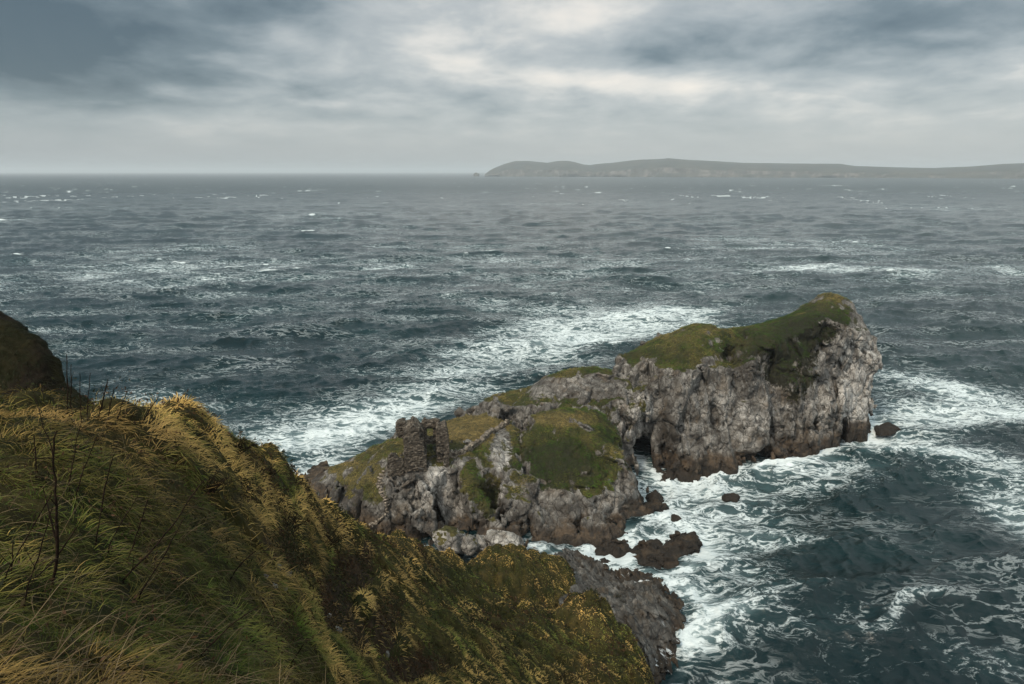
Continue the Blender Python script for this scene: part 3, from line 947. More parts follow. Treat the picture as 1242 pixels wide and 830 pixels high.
pa.append((ray(700, 716)[0] * 2, math.log(76))); pt.append(ray(700, 716)[1] + .09)
for Y, t in ((.6, 2.9), (1, 1.95), (1.6, 1.35)):
    for a in (-2, -1, 0): pa.append((a * 2, math.log(Y))); pt.append(t)
for a, Y, t in ((.6, 2, 1.5), (.6, 8, 1.35), (.6, 25, 1.35), (.6, 60, 1.3), (.25, 3, 1.2), (.25, 10, 1.15), (.3, 30, 1.08), (1.0, 2, 1.9), (1.0, 30, 2), (.3, 85, .95)):
    pa.append((a * 2, math.log(Y))); pt.append(t)
TP = Plate(pa, pt, 0.002)

def lumps(X, Y):
    """tussock domes, small near the path and full grown on the far spur"""
    z = np.zeros_like(X)
    p = np.stack([X.ravel(), Y.ravel(), np.zeros(X.size)], 1).astype(np.float32)
    f1, f2, val = worley(np.concatenate([p[:, :2] / 1.5, np.zeros((len(p), 1), np.float32)], 1))
    big = np.sqrt(np.clip(1 - (f1 * 1.35) ** 2, 0, 1)) * (0.35 + 0.65 * val)
    f1, f2, val = worley(np.concatenate([p[:, :2] / 0.62 + 31, np.zeros((len(p), 1), np.float32)], 1))
    sm = np.sqrt(np.clip(1 - (f1 * 1.3) ** 2, 0, 1)) * (0.3 + 0.7 * val)
    return big.reshape(X.shape), sm.reshape(X.shape)

def terrain(X, Y):
    t = TP(X / Y * 2, np.log(Y))
    z = H - t * Y
    p = np.stack([X.ravel(), Y.ravel(), np.zeros(X.size)], 1)
    n = fbm(p / 9.0, 3).reshape(X.shape) * 0.9 + fbm(p / 2.8 + 5, 3).reshape(X.shape) * 0.42
    g = smooth(4, 30, Y)
    big, sm = lumps(X, Y)
    mid = worley(np.concatenate([p[:, :2] / 2.7 + 11, np.zeros((len(p), 1))], 1))
    mid = (np.sqrt(np.clip(1 - (mid[0] * 1.25) ** 2, 0, 1)) * (0.3 + 0.7 * mid[2])).reshape(X.shape) - .3
    z = z + mid * 1.0 * smooth(4, 14, Y) * (1 - .6 * smooth(45, 60, Y))
    z = z + n * (0.05 + .95 * g) * np.clip(Y / 30, .1, 1) + (big - .3) * (0.42 * smooth(3, 12, Y) + 0.95 * smooth(40, 65, Y)) + sm * (0.22 * smooth(1.5, 4, Y) * (1 - smooth(30, 50, Y)))
    return z

av = np.unique(np.concatenate([np.linspace(-2.4, -1.0, 60), np.linspace(-1.0, 0.34, 820), np.linspace(0.34, 1.0, 50)]))
lv = np.linspace(math.log(0.6), math.log(104), 1000)
AA, LL = np.meshgrid(av, lv, indexing='ij')
YY = np.exp(LL); XX = AA * YY
ZZ = terrain(XX, YY)
def thit0(px, py):
    """first meeting of a sight line with the smooth hillside"""
    a, t = ray(px, py)
    l = np.linspace(math.log(1.2), math.log(100), 500)
    ts_ = TP(np.full(500, a * 2), l)
    i = np.argmax(ts_ <= t) if (ts_ <= t).any() else -1
    if i < 0: return None
    Y = math.exp(l[i])
    return np.array((a * Y, Y, H - t * Y))
BARE = ([(425, 690, 32, 26, 1), (405, 730, 26, 34, 1), (450, 765, 34, 26, 1), (350, 680, 26, 18, .8), (490, 805, 32, 22, .9), (445, 660, 12, 14, .5), (530, 800, 30, 20, .5), (335, 655, 22, 16, .8), (470, 735, 20, 20, .5), (620, 750, 60, 14, .35), (290, 600, 24, 12, .5), (200, 560, 20, 8, .5), (180, 610, 24, 10, .4)])
tv = np.stack([XX.ravel(), YY.ravel(), ZZ.ravel()], 1).astype(np.float32)
bare = np.clip(paint_seen(tv, BARE, thit0), 0, 1)
tv[:, 2] -= bare * smooth(6, 20, tv[:, 1]) * 0.7
tv[:, 2] += bare * fbm(tv / 0.8, 3) * 0.10 * smooth(5, 20, tv[:, 1])
tv[:, 2] = np.maximum(tv[:, 2], -3.0)
ni, nj = XX.shape
ii = np.arange(ni * nj).reshape(ni, nj)
tq = np.stack([ii[:-1, :-1].ravel(), ii[1:, :-1].ravel(), ii[1:, 1:].ravel(), ii[:-1, 1:].ravel()], 1)
below = (tv[tq][:, :, 2] < -2.9).all(1)
tq = tq[~below]
tn = vert_normals(tv, tq)
if tn[:, 2].mean() < 0:
    tq = tq[:, ::-1]; tn = -tn
Tbvh = BVHTree.FromPolygons(tv.tolist(), tq.tolist())
def thit(px, py): return hit(px, py, Tbvh)
structure(mesh_from('hillside', tv, tq, M_SOIL, attrs={'bare': bare}))

# ------------------------------------------------------------------ grass
def blades(name, roots, nr, flow, L, W, col, col2, droop, segs=4, splay=0.35, mat=None):
    """ribbons of grass that rise from the roots and are combed over by the wind"""
    n = len(roots)
    side = rng.normal(size=(n, 3)).astype(np.float32)
    d0 = nr * 0.85 + flow * 0.25 + side * splay
    d0 /= np.linalg.norm(d0, axis=1, keepdims=True)
    d1 = flow * 0.9 + side * 0.15 + np.array([0, 0, -1]) * droop[:, None] + nr * 0.12
    d1 /= np.linalg.norm(d1, axis=1, keepdims=True)
    w = np.cross(d1, nr + 0.3 * rng.normal(size=(n, 3)))
    w /= np.linalg.norm(w, axis=1, keepdims=True) + 1e-9
    pts = []; cs = []
    for k in range(segs + 1):
        s = k / segs
        c = roots + (d0 * (s - 0.5 * s * s)[..., None] if False else d0 * (s - 0.5 * s * s)) * L[:, None] + d1 * (0.5 * s * s + 0.12 * s) * L[:, None]
        ww = W * (1 - s) ** 0.7 * (0.8 + .4 * s)
        cc = col * (1 - s) + col2 * s
        if k < segs:
            pts.append(c - w * ww[:, None] / 2); pts.append(c + w * ww[:, None] / 2); cs += [cc, cc]
        else:
            pts.append(c); cs.append(cc)
    m = 2 * segs + 1
    V = np.stack(pts, 1).reshape(-1, 3); CC = np.stack(cs, 1).reshape(-1, 3)
    base = np.arange(n) * m
    quads = [np.stack([base + 2 * k, base + 2 * k + 1, base + 2 * k + 3, base + 2 * k + 2], 1) for k in range(segs - 1)]
    tris = np.stack([base + 2 * segs - 2, base + 2 * segs - 1, base + 2 * segs], 1)
    o = mesh_from(name, V, [np.concatenate(quads), tris], mat or M_BLADE, attrs={'tint': CC})
    o['kind'] = 'stuff'
    return o

GREEN = np.array([0.042, 0.078, 0.011]); OLIVE = np.array([0.088, 0.086, 0.019]); STRAW = np.array([0.30, 0.20, 0.066]); BROWN = np.array([0.070, 0.043, 0.023]); PALE = np.array([0.30, 0.23, 0.13])
GREENS = ([(300, 775, 70, 40, 1.2), (40, 620, 50, 40, .9), (130, 640, 50, 30, .5), (250, 700, 40, 24, .6), (600, 725, 50, 16, .8), (740, 760, 26, 40, .6), (680, 765, 40, 34, .6), (370, 790, 40, 30, .5), (480, 650, 40, 10, .2), (560, 700, 30, 16, .5), (650, 690, 30, 14, .5), (350, 590, 20, 20, .5), (540, 770, 50, 26, .35), (30, 780, 30, 40, .4), (590, 700, 60, 14, .5), (430, 800, 40, 20, .4)])
STRAWS = ([(190, 610, 120, 60, .55), (300, 640, 60, 50, .5), (400, 640, 20, 22, 1), (420, 655, 20, 14, 1), (500, 668, 40, 12, 1), (500, 690, 30, 16, .9), (660, 730, 70, 10, 1), (590, 738, 20, 14, .8), (200, 540, 90, 20, .3), (280, 620, 40, 40, .7), (200, 700, 40, 30, .5), (90, 740, 40, 30, .1), (480, 740, 40, 40, .7), (120, 800, 40, 20, .15), (230, 610, 40, 30, .5), (300, 560, 40, 14, .5), (330, 600, 24, 14, .4), (560, 760, 40, 20, .4), (380, 770, 30, 16, .5), (540, 640, 40, 10, .4)])

# choose roots evenly over the picture scale: many small blades near, fewer and longer ones far off
fa = tv[tq]
ctr = fa.mean(1)
area = 0.5 * np.linalg.norm(np.cross(fa[:, 2] - fa[:, 0], fa[:, 3] - fa[:, 1]), axis=1)
fn = vert_normals(tv, tq)[tq[:, 0]]
aX = ctr[:, 0] / ctr[:, 1]
tS = (H - ctr[:, 2]) / ctr[:, 1]
vis = (aX > -1.0) & (aX < 0.34) & (tS < 1.15) & (ctr[:, 2] > 4.5) & (ctr[:, 1] > 1.6)
dens = np.clip(2600.0 / np.maximum(ctr[:, 1] / 2.0, 1.0) ** 1.35, 22, 1500)
wgt = area * dens * vis
wgt *= 1 - 0.85 * paint_seen(ctr, BARE, thit0).clip(0, 1)
NB = 420000
tot = wgt.sum()
print('blade demand', tot)
pick = rng.choice(len(wgt), NB, p=wgt / tot)
u1, u2 = rng.random((2, NB, 1)).astype(np.float32)
fp = fa[pick]
roots = (fp[:, 0] * (1 - u1) + fp[:, 1] * u1) * (1 - u2) + (fp[:, 3] * (1 - u1) + fp[:, 2] * u1) * u2
nr = fn[pick]
# clumps share their lean and spread from their own centre
dist = roots[:, 1].copy()
csz = np.where(dist < 7, 0.34, np.where(dist < 18, 0.55, np.where(dist < 40, .85, 1.25))).astype(np.float32)
flat = np.array([1, 1, .6], np.float32)
f1, _f2, cv, cc_ = worley(roots * flat / csz[:, None], True)
keep = rng.random(NB) < 0.12 + 1.0 * smooth(.80, .25, f1)
roots, nr, dist, csz, f1, cv, cc_ = roots[keep], nr[keep], dist[keep], csz[keep], f1[keep], cv[keep], cc_[keep]
NB = len(roots)
f1b, _f2, cv2 = worley(roots * flat / (csz[:, None] * 3.3))
radial = roots - cc_ * csz[:, None] / flat
radial -= nr * (radial * nr).sum(1, keepdims=True)
radial /= csz[:, None]
down = -nr * nr[:, 2:3]; down[:, 2] += 1; down = -down
dl = np.linalg.norm(down, axis=1, keepdims=True)
down = down / np.maximum(dl, .05) * np.clip(dl * 1.5, 0, 1)
wind = np.array([0.75, -0.25, 0.0])
ang = (cv - .5) * 4.2 + (cv2 - .5) * 2.4
wx = wind[0] * np.cos(ang) - wind[1] * np.sin(ang); wy = wind[0] * np.sin(ang) + wind[1] * np.cos(ang)
flow = np.stack([wx, wy, np.zeros_like(wx)], 1) * (0.25 + .6 * cv2[:, None]) * (1 - .6 * smooth(40, 60, dist))[:, None] + down * 0.45 + radial * 1.1
flow -= nr * (flow * nr).sum(1, keepdims=True)
flow /= np.linalg.norm(flow, axis=1, keepdims=True) + 1e-6
L = (0.15 + 0.27 * rng.random(NB)) * (1 - .18 * (dist < 18)) * (0.6 + .8 * cv) * (1 - .25 * smooth(40, 60, dist))
L *= np.clip(0.55 + dist / 14, .55, 1.0) * (1.15 - .5 * f1)
W = np.clip(dist * 0.00125, 0.0055, 0.075) * (0.6 + .8 * rng.random(NB))
g = paint_seen(roots, GREENS, thit0).clip(0, 1); s_ = paint_seen(roots, STRAWS, thit0).clip(0, 1); br = paint_seen(roots, BARE, thit0).clip(0, 1)
nz1 = fbm(roots / 1.3, 3); nz2 = fbm(roots / 5.0 + 40, 3)
mixs = np.clip(0.52 + .10 * smooth(6, 10, dist) + 0.6 * s_ - 0.65 * g + 0.5 * nz1 + .6 * nz2 + (cv - .5) * .9 - .14 * smooth(6.5, 4, dist) + (rng.random(NB) - .5) * (.6 - .4 * smooth(40, 60, dist)), 0, 1)
base_c = GREEN * (1 - smooth(0, .5, mixs))[:, None] + OLIVE * smooth(0, .5, mixs)[:, None]
bb = np.clip(.15 + br + .30 * smooth(7, 4, dist) + .5 * fbm(roots / 2.1 + 80, 2) + (rng.random(NB) - .5) * .5, 0, 1)[:, None]
strawc = STRAW * (1 - bb * .75) + BROWN * bb * .75
base_c = base_c * (1 - smooth(.45, 1, mixs))[:, None] + strawc * smooth(.45, 1, mixs)[:, None]
tip_c = base_c * 0.5 + strawc * 0.5
fr_ = smooth(40, 60, dist)
vary = ((0.7 + .6 * rng.random(NB)) * (1 - fr_) + (.88 + .24 * rng.random(NB)) * fr_)[:, None] * ((0.6 + .8 * cv2) * (.75 + .5 * cv))[:, None]
droop = 0.15 + .5 * rng.random(NB)
blades('grass', roots, nr, flow, L, W, base_c * vary * 1.5, tip_c * vary * 1.5, droop, splay=0.48)

# dead bracken and bramble in the hollows and on the broken ground
pickb = np.where((rng.random(len(ctr)) < .6) & vis)[0]
cb = ctr[pickb]
wb = area[pickb] * np.clip(900 / np.maximum(cb[:, 1] / 4, 1) ** 1.3, 10, 600) * (0.06 + 1.6 * paint_seen(cb, BARE, thit0).clip(0, 1) + .9 * smooth(.15, .55, fbm(cb / 2.3 + 60, 3)))
NL = 48000
sel = pickb[rng.choice(len(pickb), NL, p=wb / wb.sum())]
lc = fa[sel].mean(1) + rng.normal(size=(NL, 3)) * .06 + fn[sel] * (rng.random((NL, 1)) * .32)
dl_ = lc[:, 1]
sz = (np.clip(dl_ * .0016, .012, .11) * (.6 + .9 * rng.random(NL)))[:, None]
ax1 = rng.normal(size=(NL, 3)); ax1 /= np.linalg.norm(ax1, axis=1, keepdims=True)
ax2 = np.cross(ax1, rng.normal(size=(NL, 3))); ax2 /= np.linalg.norm(ax2, axis=1, keepdims=True)
LV = np.stack([lc - ax1 * sz * 1.6, lc + ax2 * sz * .6, lc + ax1 * sz * 1.6, lc - ax2 * sz * .6], 1).reshape(-1, 3)
hue = np.clip(.5 + fbm(lc / 1.5, 2) + .3 * rng.normal(size=NL), 0, 1)[:, None]
lcol = (np.array([.055, .030, .016]) * hue + np.array([.020, .024, .008]) * (1 - hue)) * (.5 + 1.1 * rng.random((NL, 1)))
o_ = mesh_from('undergrowth', LV, np.arange(NL * 4).reshape(-1, 4), M_BLADE, attrs={'tint': np.repeat(lcol, 4, 0)})
o_['kind'] = 'stuff'

# long bleached stalks lying over the nearest grass
near = np.where((dist < 10) & (rng.random(NB) < 0.10))[0][:5200]
nn_ = len(near)
blades('dry_grass', roots[near], nr[near], flow[near] * .5 + rng.normal(size=(nn_, 3)) * .55, 0.25 + .45 * rng.random(nn_), np.full(nn_, .0065), np.tile(BROWN * 1.3, (nn_, 1)), np.tile(PALE, (nn_, 1)) * (0.5 + .6 * rng.random((nn_, 1))), 0.3 + .7 * rng.random(nn_), segs=6, splay=.55)

# short turf on the headland
m = (HT > .62) & (HN[:, 2] > .35) & (HN[:, 1] < .75)
idx = np.where(m)[0]
NT = 150000
pk = rng.choice(idx, NT)
r2 = HV[pk] + rng.normal(size=(NT, 3)).astype(np.float32) * np.array([.18, .18, .02], np.float32)
n2 = HN[pk]
f1, cv = worley(r2 / 1.3)[0::2]
st = np.clip(.30 + HS[pk] * .8 - .7 * HM[pk] + .55 * fbm(r2 / 3, 3) + (rng.random(NT) - .5) * .5, 0, 1)[:, None]
cc = (GREEN * 1.0 * (1 - st) + OLIVE * st) * (1 - st) + np.array([.20, .15, .058]) * st
cc = cc * (1 - .45 * HM[pk].clip(0, 1)[:, None])
dn = -n2 * n2[:, 2:3]; dn[:, 2] += 1
fl = np.array([.7, .1, 0]) - dn * .5 + rng.normal(size=(NT, 3)) * .25
blades('headland_grass', r2, n2, fl, (.22 + .30 * rng.random(NT)) * (.6 + .9 * cv), np.full(NT, .085), cc * (.45 + 1.1 * cv)[:, None], cc * 1.15 * (.45 + 1.1 * cv)[:, None], .3 + .4 * rng.random(NT), segs=2, splay=.3)

# ------------------------------------------------------------------ dark cliff on the left
def cliff_patch():
    us = np.linspace(0, 1, 260); vs = np.linspace(0, 1, 260)
    # crest line (px, py, distance) from left to right, then the foot line
    crest = np.array([at_y(-260, 250, 46), at_y(-120, 318, 43), at_y(0, 396, 40), at_y(28, 420, 38.5), at_y(52, 458, 37), at_y(72, 486, 36), at_y(88, 506, 35), at_y(108, 540, 34), at_y(150, 610, 32)])
    s = np.linspace(0, 1, len(crest))
    return us, vs, crest, s
us, vs, crest, s = cliff_patch()
K = np.stack([np.interp(us, s, crest[:, k]) for k in range(3)], 1)
U, V_ = np.meshgrid(us, vs, indexing='ij')
prof_y = np.array([[0, 16, 0], [0.16, 6, -1.5], [.28, 2.0, -.35], [.34, 0.6, -.05], [.40, -.8, -.5], [.6, -5, -6.5], [.8, -10, -15], [1, -14, -26]])
oy = np.interp(V_, prof_y[:, 0], prof_y[:, 1]); oz = np.interp(V_, prof_y[:, 0], prof_y[:, 2])
back = np.clip((V_ < .3) * (1 - V_ / .3), 0, 1)
PX = K[:, 0][:, None] + oy * -0.05 - back * 2
PY = K[:, 1][:, None] + oy
PZ = K[:, 2][:, None] + oz - back * 22
cvx = np.stack([PX.ravel(), PY.ravel(), PZ.ravel()], 1).astype(np.float32)
ii = np.arange(U.size).reshape(U.shape)
cq = np.stack([ii[:-1, :-1].ravel(), ii[:-1, 1:].ravel(), ii[1:, 1:].ravel(), ii[1:, :-1].ravel()], 1)
cn = vert_normals(cvx, cq)
if (cn[:, 1] * 1.0).mean() > 0: cq = cq[:, ::-1]; cn = -cn
cvx = cvx + cn * (fbm(cvx / 4, 5) * .32 + ridged(cvx / 1.6, 4) * .16)[:, None]
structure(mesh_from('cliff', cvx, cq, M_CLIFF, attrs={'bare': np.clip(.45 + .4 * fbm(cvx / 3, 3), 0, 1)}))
cn = vert_normals(cvx, cq)
pk = rng.choice(len(cvx), 26000)
NC = len(pk)
rr = cvx[pk] + rng.normal(size=(NC, 3)) * .15
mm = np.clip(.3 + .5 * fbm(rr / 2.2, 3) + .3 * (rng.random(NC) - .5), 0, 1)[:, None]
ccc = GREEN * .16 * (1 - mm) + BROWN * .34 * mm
dn = -cn[pk] * cn[pk][:, 2:3]; dn[:, 2] += 1
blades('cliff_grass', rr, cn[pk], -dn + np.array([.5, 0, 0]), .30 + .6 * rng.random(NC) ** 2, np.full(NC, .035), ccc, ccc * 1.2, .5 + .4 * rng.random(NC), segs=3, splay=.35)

# ------------------------------------------------------------------ dead stems and twigs
def tube(P, R, sides=5):
    P = np.asarray(P, float); n = len(P)
    tang = np.gradient(P, axis=0); tang /= np.linalg.norm(tang, axis=1, keepdims=True) + 1e-9
    up = np.array([0.31, .95, .1])
    a = np.cross(tang, up); a /= np.linalg.norm(a, axis=1, keepdims=True) + 1e-9
    b = np.cross(tang, a)
    th = np.arange(sides) * 2 * math.pi / sides
    V = (P[:, None] + (a[:, None] * np.cos(th)[None, :, None] + b[:, None] * np.sin(th)[None, :, None]) * np.asarray(R)[:, None, None]).reshape(-1, 3)
    q = []
    for i in range(n - 1):
        for k in range(sides):
            q.append((i * sides + k, i * sides + (k + 1) % sides, (i + 1) * sides + (k + 1) % sides, (i + 1) * sides + k))
    return V, np.array(q, np.int32)
def crook(P, n, jit, r):
    P = np.asarray(P, float)
    s = np.linspace(0, 1, len(P)); ss = np.linspace(0, 1, n)
    Q = np.stack([np.interp(ss, s, P[:, k]) for k in range(3)], 1)
    for _ in range(2): Q[1:-1] = (Q[:-2] + 2 * Q[1:-1] + Q[2:]) / 4
    Q[1:] += np.cumsum(r.normal(size=(n - 1, 3)), 0) * jit
    return Q
def stem(name, pix, label, thick, twigs=4, cat='plant', group=None, seed=0, depth=None):
    r = np.random.default_rng(100 + seed)
    c = thit(*pix[0])
    if c is None:
        for dy in range(2, 30, 2):
            c = thit(pix[0][0], pix[0][1] + dy)
            if c is not None: break
    Y0 = c[1]
    P = [np.array(c) - np.array([0, 0, .08])]
    for k, (px, py) in enumerate(pix):
        P.append(np.array(at_y(px, py, Y0 - 0.10 - .06 * k * Y0 / 8)))
    leng = np.linalg.norm(P[-1] - P[0])
    Q = crook(P, 16, leng * .004, r)
    Vs, Qs = [], []; off = 0
    px_ = Y0 / .93 / F
    R = np.linspace(thick, thick * .45, len(Q)) * px_ * .5 * 1.2 * (1 + .15 * r.normal(size=len(Q)))
    tv_, tq_ = tube(Q, R); Vs.append(tv_); Qs.append(tq_); off += len(tv_)
    for k in range(twigs):
        i = r.integers(4, 14)
        d = (Q[min(i + 2, 15)] - Q[i - 1]); d /= np.linalg.norm(d)
        d = d + r.normal(size=3) * .55; d /= np.linalg.norm(d)
        ln = leng * r.uniform(.10, .3)
        S = crook([Q[i], Q[i] + d * ln * .5, Q[i] + d * ln + np.array([0, 0, .1 * ln])], 7, ln * .012, r)
        tv_, tq_ = tube(S, np.linspace(R[i] * .6, R[i] * .25, 7)); Vs.append(tv_); Qs.append(tq_ + off); off += len(tv_)
    V = np.concatenate(Vs).astype(np.float32)
    o = mesh_from(name, V - c.astype(np.float32), np.concatenate(Qs), M_TWIG)
    o.location = c
    return tag(o, label, cat, group)

def z3(lst): return [(x / 1.805, 370 + y / 1.805) for x, y in lst]
GS = 'bare dead stems on the grassy slope'
stem('dead_stem', z3([(116, 610), (126, 540), (133, 480), (130, 430), (125, 370), (127, 320), (131, 288)]), 'thickest dark dead stem, upright with short side shoots, near the left edge of the slope', 3.3, 7, seed=1, group=GS)
STEMS = [
 ([(148, 245), (150, 190), (147, 112)], 'tallest thin upright stem against the sea beside the dark cliff edge', 1.6, 1),
 ([(158, 245), (158, 190), (157, 130)], 'thin upright stem just right of the tallest one at the dark cliff edge', 1.4, 1),
 ([(178, 250), (177, 200), (176, 150)], 'faint straight stem standing alone between the cliff edge and the leaning ridge stems', 1.2, 0),
 ([(190, 250), (191, 200), (194, 148)], 'faint straight stem leaning slightly right, left of the forked ridge twig', 1.2, 0),
 ([(215, 245), (226, 205), (236, 160)], 'dark leaning ridge stem with a bushy foot', 2.0, 4),
 ([(237, 250), (243, 215), (251, 180)], 'short ridge stem leaning right, between two longer ones', 1.5, 2),
 ([(256, 255), (266, 220), (279, 186)], 'slender ridge stem leaning right towards the pale surf', 1.4, 1),
 ([(310, 255), (328, 228), (346, 200)], 'ridge stem bent far over to the right in front of the surf', 1.6, 3),
 ([(285, 255), (290, 243), (296, 230)], 'stubby twig on the ridge crest', 1.3, 1),
 ([(80, 362), (81, 330), (78, 285)], 'short upright stem in green grass left of the thickest stem', 2.0, 2),
 ([(208, 525), (222, 440), (240, 350), (250, 330)], 'long straight stem leaning right in the middle of the near slope', 2.0, 2),
 ([(238, 540), (275, 470), (312, 415)], 'thin stem slanting right across pale grass, left of the long slanting pair', 1.5, 2),
 ([(278, 560), (300, 490), (326, 420)], 'dark wavy stem rising left of the crossing stems', 1.7, 2),
 ([(268, 605), (330, 540), (400, 452), (442, 388)], 'longest slanting stem, reaching up right over the hollow', 2.4, 4),
 ([(305, 642), (365, 548), (412, 468)], 'slanting stem parallel to and below the longest one', 2.0, 4),
 ([(445, 762), (510, 692), (577, 655)], 'low thick dead twig lying over green grass at the edge of the gully', 2.2, 4),
 ([(636, 785), (650, 765), (664, 742)], 'short dark twig standing at the gully rim by the bottom edge', 1.8, 1),
 ([(15, 600), (60, 520), (122, 405)], 'long thin stem slanting right behind the thickest stem', 1.9, 3),
 ([(48, 650), (78, 550), (110, 440)], 'thin stem rising beside the foot of the thickest stem', 2.0, 4),
 ([(24, 590), (27, 560), (30, 520)], 'short broken stem near the left picture edge', 1.8, 1),
 ([(150, 400), (165, 320), (182, 240)], 'pale brown stem leaning right above the thickest stem', 1.5, 3),
 ([(165, 420), (178, 360), (205, 290)], 'branched stem in the dark grass hollow right of the thickest stem', 1.6, 4),
 ([(420, 292), (445, 277), (472, 264)], 'twig lying out to the right from the wind combed crest', 1.3, 1),
 ([(505, 600), (530, 565), (560, 540)], 'straight reddish stick leaning in the dark hollow above the gully', 2.2, 0),
]
for i, (pp, lab, th, tw) in enumerate(STEMS):
    stem('dead_stem', z3(pp), lab, th, tw, seed=10 + i, group=GS)

def shrub(px, py, wpx, hpx, n, label, seed):
    r = np.random.default_rng(seed)
    c = thit(px, py)
    for dy in range(2, 40, 2):
        if c is not None: break
        c = thit(px, py + dy)
    s = c[1] / .93 / F
    Vs, Qs, off = [], [], 0
    for k in range(n):
        b = np.array(c) + np.array([r.normal() * wpx * .16, r.normal() * wpx * .16, -.1 / max(s, .01) * s * 0 - .1]) * np.array([s, s, 1])
        d = np.array([r.normal() * .55 + .35, r.normal() * .4, 1.0]); d /= np.linalg.norm(d)
        ln = hpx * s * r.uniform(.45, 1.05)
        S = crook([b, b + d * ln * .5, b + d * ln + np.array([.15 * ln, 0, 0])], 8, ln * .02, r)
        R = np.linspace(1.1, .35, 8) * s * .5
        a, q_ = tube(S, R, 4); Vs.append(a); Qs.append(q_ + off); off += len(a)
        for j in range(4):
            i = r.integers(2, 7)
            dd = d + r.normal(size=3) * .6; dd /= np.linalg.norm(dd)
            l2 = ln * r.uniform(.15, .4)
            S2 = crook([S[i], S[i] + dd * l2 * .5, S[i] + dd * l2], 5, l2 * .03, r)
            a, q_ = tube(S2, np.linspace(.7, .3, 5) * s * .5, 4); Vs.append(a); Qs.append(q_ + off); off += len(a)
    o = mesh_from('bare_shrub', np.concatenate(Vs).astype(np.float32) - c.astype(np.float32), np.concatenate(Qs), M_TWIG)
    o.location = c
    return tag(o, label, 'shrub', 'bare shrubs on the slope')
shrub(285, 545, 34, 26, 26, 'bare twiggy shrub on the grass crest with surf behind it', 1)
shrub(326, 574, 26, 16, 18, 'smaller bare shrub lower down the crest, nearest the promontory tip', 2)
shrub(115, 500, 18, 22, 14, 'thin bare shrub at the foot of the dark cliff', 3)
shrub(255, 590, 34, 30, 22, 'dark bare shrub in the middle of the combed grass', 4)
shrub(345, 640, 40, 26, 26, 'brown bare shrub hanging over the dark hollow', 5)
shrub(395, 660, 34, 26, 26, 'brown bare shrub on the yellow rim above the gully stones', 6)

# stones that slid into the gully
GG = 'loose stones in the gully'
for i, (px, py, r_, lab) in enumerate([(410, 766, 7, 'largest ochre stone, alone low in the gully'), (349, 699, 6.5, 'flat grey stone tilted in the upper gully'), (338, 690, 5.5, 'thin upright grey slab at the top of the gully stones'), (333, 712, 5, 'small grey stone lowest of the upper gully cluster'),
                                   (322, 700, 4.5, 'small grey stone leftmost in the upper gully cluster'), (345, 716, 4, 'smallest grey chip below the tilted flat stone'), (398, 748, 4, 'small brown stone just above the ochre stone'), (470, 795, 5, 'brown stone on the far bank of the gully')]):
    c = thit(px, py)
    s = c[1] / .93 / F
    boulder('stone', (c[0], c[1], c[2] + r_ * s * .25), (r_ * s, r_ * s * .7, r_ * s * (.75 if i != 2 else 1.2)), lab, GG, seed=50 + i, sub=ICO3, mat=M_SHORE if i not in (0, 6, 7) else M_BOULDER, cat='stone', tz=i * .7)

# ------------------------------------------------------------------ far island
SK = np.array([(588, 211.5), (594, 207), (602, 203), (612, 199), (625, 195.4), (640, 195.2), (653, 196.6), (664, 197.4), (676, 195.4), (688, 195.2), (698, 197), (708, 199.6), (716, 200.3), (728, 198.6), (743, 197.4), (760, 195.4), (777, 193.8), (795, 193.4), (811, 192), (835, 194),
               (857, 195), (880, 196.4), (902, 197.7), (960, 198.4), (1020, 198.9), (1037, 201.5), (1085, 203), (1134, 204), (1179, 202), (1218, 198.8), (1242, 198), (1330, 196), (1450, 199), (1600, 204)], float)
ns = 700
sx_ = np.interp(np.linspace(0, 1, ns), np.linspace(0, 1, len(SK)), SK[:, 0]); sy_ = np.interp(sx_, SK[:, 0], SK[:, 1])
Yf = np.interp(sx_, [588, 700, 900, 1242, 1600], [9300, 8900, 7900, 6600, 6000])
prof = np.array([[0, -.03, -2], [.02, .05, 0], [.1, .45, 40], [.2, .62, 130], [.4, .82, 320], [.6, 1.0, 620], [.75, .8, 1000], [.9, .3, 1500], [1, -.05, 1700]])
tt = np.linspace(0, 1, 90)
vv = []
for i in range(ns):
    a, t = ray(sx_[i], sy_[i])
    hz = max(H - t * (Yf[i] + 620), 4)
    endf = min(1, .25 + max(0, (sx_[i] - 588)) / 25)
    yy = Yf[i] + np.interp(tt, prof[:, 0], prof[:, 2]) * endf
    zz = np.interp(tt, prof[:, 0], prof[:, 1]) * hz
    vv.append(np.stack([a * (Yf[i] + 620) / (Yf[i] + 620) * yy, yy, zz], 1))
vv = np.array(vv)
pp = vv.reshape(-1, 3)
nz_ = (fbm(pp / 260, 5).reshape(ns, -1)) * np.interp(tt, [0, .05, .2, .55, .62, 1], [0, 26, 20, 6, 4, 10])[None]
vv[:, :, 1] += nz_ * 2.2
vv[:, :, 2] += nz_ * .35 * np.interp(tt, [0, .1, 1], [0, 1, 1])[None]
ii = np.arange(ns * 90).reshape(ns, 90)
iq = np.stack([ii[:-1, :-1].ravel(), ii[1:, :-1].ravel(), ii[1:, 1:].ravel(), ii[:-1, 1:].ravel()], 1)
structure(mesh_from('hills', vv.reshape(-1, 3), iq, M_ISLE))
loc = at_y(578, 212, 9250)
boulder('sea_stack', (loc[0], loc[1], 8), (40, 30, 46), 'tiny pointed sea stack off the left tip of the far island', None, mat=M_ISLE, seed=77, sub=ICO3, cat='sea stack')

